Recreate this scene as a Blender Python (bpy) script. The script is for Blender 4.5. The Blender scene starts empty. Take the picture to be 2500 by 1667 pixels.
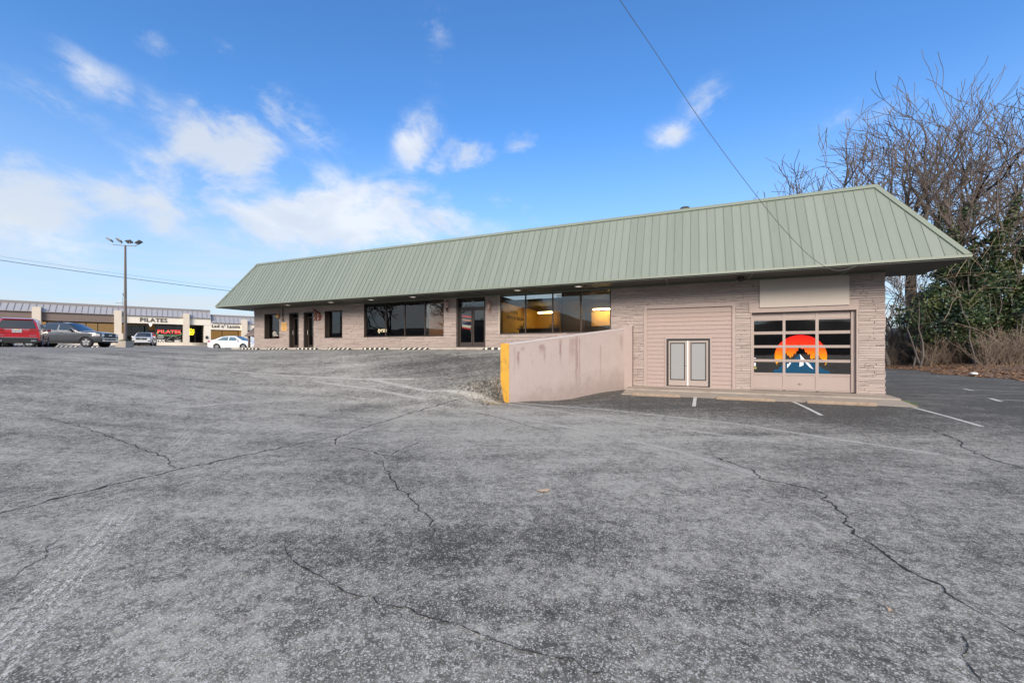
import bpy, math, random
from math import sin, cos, pi, radians, sqrt, exp, hypot, atan2
from mathutils import Vector, Matrix

S = bpy.context.scene
COL = S.collection
R = random.Random(11)

# ------------------------------------------------------------------ camera
FPX, V0, TH, CX = 997.0, 852.0, 0.418, 1250.0        # focal length in photo pixels, horizon row, yaw
cd = bpy.data.cameras.new('camera')
cd.sensor_width = 36.0
cd.lens = FPX / 2500.0 * 36.0
cd.shift_y = (V0 - 833.5) / 2500.0
cd.clip_start, cd.clip_end = 0.05, 2000.0
cam = bpy.data.objects.new('camera', cd)
cam.location = (0, 0, 0)
cam.rotation_euler = (pi / 2, 0, TH)
COL.objects.link(cam)
S.camera = cam

# ------------------------------------------------------------------ view, sun, sky
S.view_settings.view_transform = 'Standard'
S.view_settings.look = 'None'
S.view_settings.exposure = 1.1
S.view_settings.gamma = 1.0
S.view_settings.use_curve_mapping = False
S.render.film_transparent = False
S.cycles.max_bounces = 8
S.cycles.transparent_max_bounces = 16
S.cycles.caustics_reflective = False
S.cycles.caustics_refractive = False
S.cycles.sample_clamp_indirect = 6.0

SUN_EL, SUN_AZ = radians(27), radians(166)            # azimuth clockwise from +Y: low, behind the camera
sdir = Vector((sin(SUN_AZ) * cos(SUN_EL), cos(SUN_AZ) * cos(SUN_EL), sin(SUN_EL)))
sl = bpy.data.lights.new('sun', 'SUN')
sl.energy = 2.2
sl.angle = radians(28)
sl.color = (1.0, 0.87, 0.72)
so = bpy.data.objects.new('sun', sl)
so.rotation_euler = sdir.to_track_quat('Z', 'Y').to_euler()
COL.objects.link(so)


class NT:
    """small node-tree helper"""
    def __init__(s, tree):
        s.t = tree; s.n = tree.nodes; s.l = tree.links
    def put(s, sock, v):
        if v is None: return
        if isinstance(v, bpy.types.NodeSocket): s.l.new(v, sock)
        else:
            try: sock.default_value = v
            except Exception: sock.default_value = (*v, 1.0) if len(v) == 3 else v[:3]
    def math(s, op, a, b=None, c=None, clamp=False):
        n = s.n.new('ShaderNodeMath'); n.operation = op; n.use_clamp = clamp
        s.put(n.inputs[0], a); s.put(n.inputs[1], b); s.put(n.inputs[2], c)
        return n.outputs[0]
    def vmath(s, op, a, b=None):
        n = s.n.new('ShaderNodeVectorMath'); n.operation = op
        s.put(n.inputs[0], a); s.put(n.inputs[1], b)
        return n.outputs['Value' if op in ('DOT_PRODUCT', 'LENGTH', 'DISTANCE') else 'Vector']
    def scalev(s, a, k):
        n = s.n.new('ShaderNodeVectorMath'); n.operation = 'MULTIPLY'
        s.put(n.inputs[0], a); n.inputs[1].default_value = k if not isinstance(k, (int, float)) else (k, k, k)
        return n.outputs[0]
    def mix(s, f, a, b, mode='MIX'):
        n = s.n.new('ShaderNodeMix'); n.data_type = 'RGBA'; n.blend_type = mode
        s.put(n.inputs[0], f); s.put(n.inputs[6], a); s.put(n.inputs[7], b)
        return n.outputs[2]
    def noise(s, vec, scale, detail=4, rough=.55, dist=0, out=0):
        n = s.n.new('ShaderNodeTexNoise')
        s.put(n.inputs['Vector'], vec); n.inputs['Scale'].default_value = scale
        n.inputs['Detail'].default_value = detail; n.inputs['Roughness'].default_value = rough
        n.inputs['Distortion'].default_value = dist
        return n.outputs[out]
    def voro(s, vec, scale, feature='F1', out='Color', rnd=1.0):
        n = s.n.new('ShaderNodeTexVoronoi'); n.feature = feature
        s.put(n.inputs['Vector'], vec); n.inputs['Scale'].default_value = scale
        n.inputs['Randomness'].default_value = rnd
        return n.outputs[out]
    def ss(s, v, a, b, lo=0.0, hi=1.0):
        n = s.n.new('ShaderNodeMapRange'); n.interpolation_type = 'SMOOTHSTEP'
        s.put(n.inputs[0], v); n.inputs[1].default_value = a; n.inputs[2].default_value = b
        n.inputs[3].default_value = lo; n.inputs[4].default_value = hi
        return n.outputs[0]
    def lin(s, v, a, b, lo=0.0, hi=1.0):
        n = s.n.new('ShaderNodeMapRange')
        s.put(n.inputs[0], v); n.inputs[1].default_value = a; n.inputs[2].default_value = b
        n.inputs[3].default_value = lo; n.inputs[4].default_value = hi
        return n.outputs[0]
    def ramp(s, f, stops):
        n = s.n.new('ShaderNodeValToRGB'); s.put(n.inputs[0], f)
        e = n.color_ramp.elements
        while len(e) < len(stops): e.new(0.5)
        for k, (p, c) in enumerate(stops): e[k].position = p; e[k].color = (*c, 1)
        return n.outputs[0]
    def sep(s, v):
        n = s.n.new('ShaderNodeSeparateXYZ'); s.put(n.inputs[0], v); return n.outputs
    def comb(s, x, y, z):
        n = s.n.new('ShaderNodeCombineXYZ'); s.put(n.inputs[0], x); s.put(n.inputs[1], y); s.put(n.inputs[2], z)
        return n.outputs[0]
    def geo(s): return s.n.new('ShaderNodeNewGeometry').outputs['Position']
    def obj(s): return s.n.new('ShaderNodeTexCoord').outputs['Object']


def ray(u, v):
    r = (u - CX) / FPX; h = (V0 - v) / FPX
    return Vector((r * cos(TH) - sin(TH), r * sin(TH) + cos(TH), h))
def on_y(u, v, Y): d = ray(u, v); return d * (Y / d.y)
def on_z(u, v, Z): d = ray(u, v); return d * (Z / d.z)
def at_f(u, v, F): return ray(u, v) * F

# sky: Nishita sky, broken cloud towards the north-west, hazy band low down
world = bpy.data.worlds.new('World'); S.world = world; world.use_nodes = True
w = NT(world.node_tree); w.n.clear()
sky = w.n.new('ShaderNodeTexSky'); sky.sky_type = 'NISHITA'; sky.sun_disc = False
sky.sun_elevation = SUN_EL; sky.sun_rotation = SUN_AZ
sky.air_density = 1.0; sky.dust_density = 0.3; sky.ozone_density = 2.2
dirv = w.n.new('ShaderNodeTexCoord').outputs['Generated']
dx, dy, dz = w.sep(dirv)
zc = w.math('MAXIMUM', dz, 0.0)
pl = w.math('DIVIDE', 1.0, w.math('ADD', zc, 0.16))
cv = w.comb(w.math('MULTIPLY', dx, pl), w.math('MULTIPLY', dy, pl), w.math('MULTIPLY', dz, 1.2))
cd3 = w.vmath('MULTIPLY', dirv, (1.0, 1.0, 1.7))
n1 = w.noise(cd3, 5.2, 10, .60, .5)
n2 = w.noise(cv, 0.55, 3, .5, .2)
n3 = w.noise(w.vmath('ADD', cd3, (4.1, 2.2, .7)), 15.0, 7, .65, .4)
blobs = [  # photo pixel centre, radii, turn, weight: where the clouds hang in the sky
    (560, 375, 100, 75, -35, 1.5), (480, 455, 180, 60, -15, .65), (745, 540, 150, 60, 5, 1.2), (1015, 525, 125, 60, -5, 1.0),
    (1020, 350, 45, 60, -40, .8), (1120, 390, 70, 38, 10, .8), (60, 500, 170, 95, -20, 1.2), (330, 500, 170, 55, -25, 1.0),
    (450, 570, 140, 45, -20, .5), (245, 205, 130, 45, -38, .42), (410, 295, 90, 45, -45, .42), (120, 270, 150, 50, -15, .52),
    (370, 95, 90, 30, -25, .48), (570, 165, 70, 45, -30, .5), (690, 275, 140, 45, -25, .5), (1725, 250, 60, 50, 30, .45),
    (1640, 330, 55, 32, 0, .5), (1275, 352, 45, 30, 10, .55), (1235, 485, 80, 45, -15, .55), (1060, 70, 40, 90, -10, .42),
    (250, 440, 160, 60, -20, .55), (620, 460, 120, 60, -20, .5), (900, 560, 120, 40, 0, .5), (60, 390, 130, 60, -15, .5), (1180, 560, 90, 40, 0, .4),
    (2200, 250, 150, 35, 10, .3), (2050, 280, 90, 28, 5, .33), (860, 480, 120, 45, -25, .45), (180, 380, 120, 40, -20, .45)]
cov = None
for (u, v, ru, rv, turn, wt) in blobs:
    c = ray(u, v); k = c.length; c = c / k
    a = radians(-turn)
    e1 = ray(u + ru * cos(a), v + ru * sin(a)).normalized() - c
    e2 = ray(u - rv * sin(a), v + rv * cos(a)).normalized() - c
    E1 = e1 / e1.length_squared; E2 = e2 / e2.length_squared
    p = w.math('SUBTRACT', w.vmath('DOT_PRODUCT', dirv, tuple(E1)), c.dot(E1))
    q = w.math('SUBTRACT', w.vmath('DOT_PRODUCT', dirv, tuple(E2)), c.dot(E2))
    rr = w.math('MULTIPLY_ADD', q, q, w.math('MULTIPLY', p, p))
    g = w.math('MULTIPLY', w.math('POWER', 0.55, rr), wt)
    front = w.math('GREATER_THAN', w.vmath('DOT_PRODUCT', dirv, tuple(c)), 0.5)
    g = w.math('MULTIPLY', g, front)
    cov = g if cov is None else w.math('MAXIMUM', cov, g)
inview = w.ss(w.vmath('DOT_PRODUCT', dirv, (-sin(TH), cos(TH), 0.1)), 0.25, 0.5)
elsewhere = w.math('MULTIPLY', w.ss(n2, .34, .56), w.math('SUBTRACT', 1.0, inview))
cov = w.math('MAXIMUM', cov, w.math('MULTIPLY', elsewhere, .9))
puff = w.math('ADD', w.math('MULTIPLY', cov, 1.0), w.math('MULTIPLY', w.math('SUBTRACT', n1, .5), 2.6))
puff = w.math('ADD', puff, w.math('MULTIPLY', w.math('SUBTRACT', n3, .5), 1.1))
dens = w.math('MULTIPLY', w.ss(puff, .16, 1.05), w.ss(cov, .04, .5))
streak = w.noise(w.comb(w.math('MULTIPLY', dx, 3.0), w.math('MULTIPLY', dy, 3.0), w.math('MULTIPLY', dz, 26.0)), 1.3, 6, .55, .25)
low = w.math('MULTIPLY', w.ss(dz, .03, .33, 1.0, 0.0), w.ss(streak, .36, .66, .3, 1.0))
hsv = w.n.new('ShaderNodeHueSaturation'); hsv.inputs['Saturation'].default_value = 1.05; hsv.inputs['Value'].default_value = 1.0
w.put(hsv.inputs['Color'], sky.outputs[0])
skyc = w.mix(1.0, hsv.outputs[0], (0.72, 1.16, 1.56, 1), 'MULTIPLY')
skyc = w.mix(w.ss(dz, -.02, .50, .72, 0.0), skyc, (3.7, 4.35, 4.95, 1))
shade = w.noise(w.vmath('ADD', cd3, (.02, .01, -.06)), 5.2, 5, .5, .5)
cloudc = w.mix(w.ss(shade, .42, .68), (4.7, 5.0, 5.4, 1), (6.0, 6.05, 6.1, 1))
skyc = w.mix(w.math('MULTIPLY', low, .9), skyc, (4.6, 4.95, 5.3, 1))
skyc = w.mix(w.math('MULTIPLY', dens, .82), skyc, cloudc)
bg = w.n.new('ShaderNodeBackground'); bg.inputs['Strength'].default_value = 0.075
w.put(bg.inputs['Color'], skyc)
wo = w.n.new('ShaderNodeOutputWorld'); w.l.new(bg.outputs[0], wo.inputs['Surface'])

# ------------------------------------------------------------------ mesh and object helpers
WORLD_AT = {}

def tag(o, label=None, cat=None, group=None, kind=None):
    if label: o['label'] = label
    if cat: o['category'] = cat
    if group: o['group'] = group
    if kind: o['kind'] = kind
    return o

def empty(name, loc, label=None, cat=None, group=None, rz=0.0):
    o = bpy.data.objects.new(name, None)
    o.empty_display_size = .2
    o.location = loc; o.rotation_euler = (0, 0, rz)
    COL.objects.link(o); WORLD_AT[o.name] = Vector(loc)
    return tag(o, label, cat, group)

def attach(o, parent, local=False):
    """link an object; geometry given in world coordinates unless local"""
    COL.objects.link(o)
    if parent is not None:
        o.parent = parent
        if not local:
            o.location = Vector(o.location) - WORLD_AT.get(parent.name, Vector())
    WORLD_AT[o.name] = Vector() if not local else None
    return o


class MB:
    def __init__(s): s.v = []; s.f = []; s.uv = None; s.mi = []
    def face(s, pts, mi=0):
        b = len(s.v); s.v.extend(Vector(p) for p in pts); s.f.append(tuple(range(b, b + len(pts)))); s.mi.append(mi); return s
    def box(s, x0, x1, y0, y1, z0, z1):
        b = len(s.v)
        s.v += [Vector(p) for p in ((x0, y0, z0), (x1, y0, z0), (x1, y1, z0), (x0, y1, z0), (x0, y0, z1), (x1, y0, z1), (x1, y1, z1), (x0, y1, z1))]
        for f in ((0, 3, 2, 1), (4, 5, 6, 7), (0, 1, 5, 4), (1, 2, 6, 5), (2, 3, 7, 6), (3, 0, 4, 7)):
            s.f.append(tuple(b + i for i in f)); s.mi.append(0)
        return s
    def hexa(s, low, high):
        """prism between two polygons of equal length"""
        b = len(s.v); n = len(low)
        s.v += [Vector(p) for p in low] + [Vector(p) for p in high]
        s.f.append(tuple(b + i for i in reversed(range(n)))); s.f.append(tuple(b + n + i for i in range(n)))
        for i in range(n):
            j = (i + 1) % n
            s.f.append((b + i, b + j, b + n + j, b + n + i))
        s.mi += [0] * (n + 2)
        return s
    def tube(s, pts, rad, sides=6, cap=True):
        pts = [Vector(p) for p in pts]; n = len(pts)
        rads = rad if isinstance(rad, (list, tuple)) else [rad] * n
        b = len(s.v); prev = None
        for i, p in enumerate(pts):
            t = (pts[min(i + 1, n - 1)] - pts[max(i - 1, 0)])
            if t.length < 1e-9: t = Vector((0, 0, 1))
            t.normalize()
            if prev is None:
                a = Vector((1, 0, 0)) if abs(t.x) < .8 else Vector((0, 1, 0))
                u = t.cross(a).normalized()
            else:
                u = (prev - t * prev.dot(t))
                u = u.normalized() if u.length > 1e-6 else t.cross(Vector((0, 1, .3))).normalized()
            prev = u; w_ = t.cross(u)
            for k in range(sides):
                a = 2 * pi * k / sides
                s.v.append(p + (u * cos(a) + w_ * sin(a)) * rads[i])
        for i in range(n - 1):
            for k in range(sides):
                k2 = (k + 1) % sides
                s.f.append((b + i * sides + k, b + i * sides + k2, b + (i + 1) * sides + k2, b + (i + 1) * sides + k)); s.mi.append(0)
        if cap:
            s.f.append(tuple(b + k for k in reversed(range(sides)))); s.f.append(tuple(b + (n - 1) * sides + k for k in range(sides))); s.mi += [0, 0]
        return s
    def grid(s, fn, nu, nv):
        b = len(s.v)
        for i in range(nu + 1):
            for j in range(nv + 1): s.v.append(Vector(fn(i / nu, j / nv)))
        for i in range(nu):
            for j in range(nv):
                a = b + i * (nv + 1) + j
                s.f.append((a, a + nv + 1, a + nv + 2, a + 1)); s.mi.append(0)
        return s
    def lathe(s, prof, origin, axis='z', n=16):
        b = len(s.v); o = Vector(origin)
        for (r, h) in prof:
            for k in range(n):
                a = 2 * pi * k / n
                if axis == 'z': p = Vector((r * cos(a), r * sin(a), h))
                elif axis == 'y': p = Vector((r * cos(a), h, r * sin(a)))
                else: p = Vector((h, r * cos(a), r * sin(a)))
                s.v.append(o + p)
        for i in range(len(prof) - 1):
            for k in range(n):
                k2 = (k + 1) % n
                s.f.append((b + i * n + k, b + i * n + k2, b + (i + 1) * n + k2, b + (i + 1) * n + k)); s.mi.append(0)
        return s
    def mesh(s, name, mat, smooth=False):
        m = bpy.data.meshes.new(name)
        m.from_pydata([tuple(v) for v in s.v], [], s.f)
        for q in (mat if isinstance(mat, (list, tuple)) else [mat]): m.materials.append(q)
        if any(s.mi): m.polygons.foreach_set('material_index', s.mi)
        if smooth: m.polygons.foreach_set('use_smooth', [True] * len(m.polygons))
        if s.uv:
            uvl = m.uv_layers.new(name='UVMap')
            for li, l in enumerate(m.loops): uvl.data[li].uv = s.uv[l.vertex_index]
        m.update()
        return m
    def build(s, name, mat, parent=None, smooth=False, local=False, **kw):
        o = bpy.data.objects.new(name, s.mesh(name, mat, smooth))
        attach(o, parent, local)
        return tag(o, **kw)

def text(name, body, size, loc, rot, mat, parent=None, extrude=.004, align='LEFT', space=1.0, bold=0.0, shear=0.0, sx=1.0, **kw):
    c = bpy.data.curves.new(name, 'FONT'); c.body = body; c.size = size; c.extrude = extrude
    c.align_x = align; c.space_character = space; c.offset = bold; c.shear = shear; c.resolution_u = 3
    tmp = bpy.data.objects.new(name, c); me = bpy.data.meshes.new_from_object(tmp); bpy.data.objects.remove(tmp); bpy.data.curves.remove(c)
    me.name = name; me.materials.clear(); me.materials.append(mat)
    o = bpy.data.objects.new(name, me); o.location = loc; o.rotation_euler = rot; o.scale = (sx, 1, 1)
    attach(o, parent)
    return tag(o, **kw)

def copy_tree(o, parent=None):
    c = o.copy(); COL.objects.link(c)
    if parent is not None: c.parent = parent
    for ch in list(o.children): copy_tree(ch, c)
    return c

# ------------------------------------------------------------------ materials
def mat(name, col, rough=.7, metal=0.0, var=0.0, vscale=4.0, bump=0.0, bscale=30.0, coat=0.0, emit=None, estr=0.0, spec=.5, dirt=None, dscale=1.5):
    m = bpy.data.materials.new(name); m.use_nodes = True
    t = NT(m.node_tree); b = t.n['Principled BSDF']
    b.inputs['Roughness'].default_value = rough; b.inputs['Metallic'].default_value = metal
    b.inputs['Coat Weight'].default_value = coat; b.inputs['Specular IOR Level'].default_value = spec
    c = (*col, 1)
    if var or bump or dirt: P = t.geo()
    if var:
        n = t.noise(P, vscale, 5, .6)
        c = t.mix(n, tuple(x * (1 - var) for x in col) + (1,), tuple(min(1, x * (1 + var)) for x in col) + (1,))
    if dirt:
        d = t.ss(t.noise(P, dscale, 6, .65, .4), .5, .72)
        c = t.mix(t.math('MULTIPLY', d, .6), c, (*dirt, 1))
    t.put(b.inputs['Base Color'], c)
    if bump:
        bn = t.n.new('ShaderNodeBump'); bn.inputs['Strength'].default_value = bump; bn.inputs['Distance'].default_value = .01
        t.put(bn.inputs['Height'], t.noise(P, bscale, 5, .6)); t.l.new(bn.outputs[0], b.inputs['Normal'])
    if emit:
        b.inputs['Emission Color'].default_value = (*emit, 1); b.inputs['Emission Strength'].default_value = estr
    return m

def glass(name, tint=(.25, .24, .22), ior=1.75, rough=.0, base=.0):
    m = bpy.data.materials.new(name); m.use_nodes = True
    t = NT(m.node_tree); t.n.clear()
    out = t.n.new('ShaderNodeOutputMaterial'); mx = t.n.new('ShaderNodeMixShader')
    fr = t.n.new('ShaderNodeFresnel'); fr.inputs[0].default_value = ior
    tr = t.n.new('ShaderNodeBsdfTransparent'); tr.inputs[0].default_value = (*tint, 1)
    gl = t.n.new('ShaderNodeBsdfGlossy'); gl.inputs['Roughness'].default_value = rough; gl.inputs[0].default_value = (1, 1, 1, 1)
    bn = t.n.new('ShaderNodeBump'); bn.inputs['Strength'].default_value = .08; bn.inputs['Distance'].default_value = .02
    t.put(bn.inputs['Height'], t.noise(t.geo(), .9, 1, .5)); t.l.new(bn.outputs[0], gl.inputs['Normal'])
    t.put(mx.inputs[0], t.math('ADD', fr.outputs[0], base, clamp=True))
    t.l.new(tr.outputs[0], mx.inputs[1]); t.l.new(gl.outputs[0], mx.inputs[2]); t.l.new(mx.outputs[0], out.inputs[0])
    return m

def asphalt_material():
    m = bpy.data.materials.new('weathered_asphalt'); m.use_nodes = True
    t = NT(m.node_tree); b = t.n['Principled BSDF']
    P = t.geo(); x, y, z = t.sep(P)
    P2 = t.comb(x, y, 0.0)
    big = t.noise(P2, .22, 5, .6, .5)
    med = t.noise(t.vmath('ADD', P2, (13.0, 7.0, 0)), .9, 6, .62, .6)
    # wheel-polished streaks along the two drive lanes
    rot = t.comb(t.math('ADD', t.math('MULTIPLY', x, .25), t.math('MULTIPLY', y, .12)), t.math('SUBTRACT', t.math('MULTIPLY', y, 2.2), t.math('MULTIPLY', x, 1.1)), 0.0)
    strk = t.noise(rot, .55, 5, .6, .4)
    small = t.noise(P2, 5.0, 5, .65, .3)
    tiny = t.noise(P2, 13.0, 5, .7)
    wear = t.math('ADD', t.math('MULTIPLY', big, .55), t.math('ADD', t.math('MULTIPLY', med, .6), t.math('ADD', t.math('MULTIPLY', strk, .65), t.math('ADD', t.math('MULTIPLY', small, .7), t.math('MULTIPLY', tiny, .95)))))
    wear = t.lin(wear, 1.42, 1.98)
    # fresher, darker surface in front of the lower bays, at the lane past the corner and beside the wall
    edge = t.math('MULTIPLY', t.math('SUBTRACT', med, .5), 3.2)
    f1 = t.math('MULTIPLY', t.ss(t.math('ADD', y, edge), 12.9, 14.4), t.ss(t.math('ADD', x, edge), -5.6, -4.4))
    f2 = t.math('MULTIPLY', t.ss(t.math('ADD', x, edge), -13.5, -9.0, 0, 1), t.math('MULTIPLY', t.ss(t.math('ADD', y, edge), 11.6, 13.6), t.ss(t.math('ADD', y, edge), 15.2, 17.0, 1, 0)))
    fresh = t.math('MAXIMUM', t.math('MULTIPLY', f1, .75), t.math('MULTIPLY', f2, .6))
    wear = t.math('SUBTRACT', wear, t.math('MULTIPLY', fresh, .75))
    # dusty fan where cars swing round the wall
    gx = t.math('DIVIDE', t.math('SUBTRACT', x, -3.5), 4.2); gy = t.math('DIVIDE', t.math('SUBTRACT', y, 9.3), 2.4)
    fan = t.math('POWER', .4, t.math('MULTIPLY_ADD', gx, gx, t.math('MULTIPLY', gy, gy)))
    wear = t.math('ADD', wear, t.math('MULTIPLY', fan, .34))
    gx = t.math('DIVIDE', t.math('SUBTRACT', x, -15.0), 8.0); gy = t.math('DIVIDE', t.math('SUBTRACT', y, 9.5), 5.0)
    fan2 = t.math('POWER', .4, t.math('MULTIPLY_ADD', gx, gx, t.math('MULTIPLY', gy, gy)))
    wear = t.math('ADD', wear, t.math('MULTIPLY', fan2, .15))
    wear = t.math('MULTIPLY', wear, 1.0, clamp=True)
    binder = t.ramp(wear, [(0.0, (.070, .066, .0565)), (.3, (.110, .104, .0885)), (.62, (.215, .203, .170)), (1.0, (.46, .435, .362))])
    # exposed aggregate, two sizes
    a1 = t.sep(t.voro(P2, 105.0))
    a2 = t.sep(t.voro(P2, 52.0))
    a3 = t.noise(P2, 120.0, 3, .75)
    lvl = t.math('SUBTRACT', 1.0, t.math('MULTIPLY', wear, .45))
    s1 = t.ss(t.math('SUBTRACT', a1[0], lvl), -.12, .02)
    s2 = t.math('MULTIPLY', t.ss(a2[1], .90, .96), t.ss(wear, .0, .6, .25, 1.0))
    c = t.mix(t.math('MULTIPLY', s1, .95), binder, t.ramp(a1[2], [(0, (.31, .298, .265)), (1, (.66, .635, .57))]))
    c = t.mix(t.math('MULTIPLY', s2, .6), c, t.ramp(a2[2], [(0, (.38, .365, .335)), (1, (.74, .71, .66))]))
    dark = t.math('MULTIPLY', t.ss(a3, .48, .62), .6)
    c = t.mix(dark, c, (.042, .040, .038, 1))
    # oil drips and scuffs
    oil = t.ss(t.noise(t.vmath('ADD', P2, (3.0, 31.0, 0)), 1.25, 4, .55, .8), .64, .76)
    c = t.mix(t.math('MULTIPLY', oil, .3), c, (.045, .046, .052, 1))
    t.put(b.inputs['Base Color'], c)
    b.inputs['Roughness'].default_value = .82
    b.inputs['Specular IOR Level'].default_value = .35
    bn = t.n.new('ShaderNodeBump'); bn.inputs['Strength'].default_value = .55; bn.inputs['Distance'].default_value = .006
    h = t.math('ADD', t.math('MULTIPLY', a1[0], 1.0), t.math('ADD', t.math('MULTIPLY', a3, .7), t.math('MULTIPLY', t.noise(P2, 22.0, 3, .6), .6)))
    t.put(bn.inputs['Height'], h); t.l.new(bn.outputs[0], b.inputs['Normal'])
    return m

def film_material(name, col, kind, length=2.0):
    """thin worn film lying on the asphalt: shows the surface through its gaps"""
    m = bpy.data.materials.new(name); m.use_nodes = True
    t = NT(m.node_tree); b = t.n['Principled BSDF']
    P = t.geo(); uv = t.n.new('ShaderNodeTexCoord').outputs['UV']; ux, uy, _ = t.sep(uv)
    g1 = t.sep(t.voro(P, 85.0))[0]; g2 = t.noise(P, 3.0, 5, .65)
    g = t.math('ADD', t.math('MULTIPLY', g1, .6), t.math('MULTIPLY', g2, .8))
    side = t.math('MULTIPLY', t.ss(uy, 0, .16), t.ss(uy, .84, 1.0, 1, 0))
    if kind == 'tread':
        rib = t.math('SINE', t.math('MULTIPLY', uy, 2 * pi * 5))
        lug = t.math('SINE', t.math('ADD', t.math('MULTIPLY', ux, 2 * pi * 11), t.math('ADD', t.math('MULTIPLY', g2, 9.0), t.math('MULTIPLY', t.math('SINE', t.math('MULTIPLY', uy, 2 * pi * 2.5)), 2.6))))
        pat = t.math('MULTIPLY', t.ss(rib, -.5, .3), t.ss(lug, -.7, .3, .35, 1))
        a = t.math('MULTIPLY', t.math('ADD', t.math('MULTIPLY', pat, .75), .25), t.math('MULTIPLY', side, t.ss(t.math('ADD', t.math('MULTIPLY', g1, .75), t.math('ADD', t.math('MULTIPLY', g2, .75), t.math('MULTIPLY', pat, .08))), .62, .98)))
        a = t.math('MULTIPLY', a, t.math('MULTIPLY', t.math('MULTIPLY', t.ss(t.math('ADD', ux, t.math('MULTIPLY', g2, .9)), .35, 1.7), t.ss(t.math('SUBTRACT', ux, t.math('MULTIPLY', g2, .5)), length * .3, length * .8, 1, 0)), .8))
    elif kind == 'dust':
        a = t.math('MULTIPLY', t.math('MULTIPLY', t.ss(uy, 0, .45), t.ss(uy, .55, 1.0, 1, 0)), t.math('MULTIPLY', t.ss(g, .45, .85), .85))
    elif kind == 'faded':
        a = t.math('MULTIPLY', side, t.math('MULTIPLY', t.ss(g, .5, .95), .75))
    elif kind == 'crack':
        a = t.math('MULTIPLY', t.ss(t.noise(P, 5.0, 4, .7), .26, .42), .96)
    elif kind == 'halo':
        a = t.math('MULTIPLY', t.math('MULTIPLY', t.ss(uy, 0, .5), t.ss(uy, .5, 1.0, 1, 0)), t.math('MULTIPLY', t.ss(g, .5, .9), .55))
    else:
        a = t.ss(g, .34, .46)
    t.put(b.inputs['Base Color'], t.mix(g1, tuple(k * .82 for k in col) + (1,), (*col, 1)))
    b.inputs['Roughness'].default_value = .85
    t.put(b.inputs['Alpha'], a)
    return m

def stone_material(name, col):
    m = bpy.data.materials.new(name); m.use_nodes = True
    t = NT(m.node_tree); b = t.n['Principled BSDF']; P = t.geo()
    ri = t.n.new('ShaderNodeObjectInfo').outputs['Random']
    cell = t.sep(t.noise(t.vmath('MULTIPLY', P, (1.3, 1.3, 9.0)), 1.0, 2, .5, 0, 1))
    v = t.math('ADD', t.math('MULTIPLY', cell[0], .8), t.math('MULTIPLY', ri, .22))
    c = t.ramp(v, [(.2, tuple(k * .92 for k in col)), (.55, col), (.9, tuple(min(1, k * 1.08) for k in col))])
    c = t.mix(t.math('MULTIPLY', t.ss(t.noise(P, 3.0, 6, .7, .3), .55, .75), .18), c, (col[0] * .72, col[1] * .62, col[2] * .56, 1))
    t.put(b.inputs['Base Color'], c); b.inputs['Roughness'].default_value = .72; b.inputs['Specular IOR Level'].default_value = .3
    bn = t.n.new('ShaderNodeBump'); bn.inputs['Strength'].default_value = .7; bn.inputs['Distance'].default_value = .012
    t.put(bn.inputs['Height'], t.noise(t.vmath('MULTIPLY', P, (1, 1, 2.2)), 16.0, 6, .65)); t.l.new(bn.outputs[0], b.inputs['Normal'])
    return m

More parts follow.
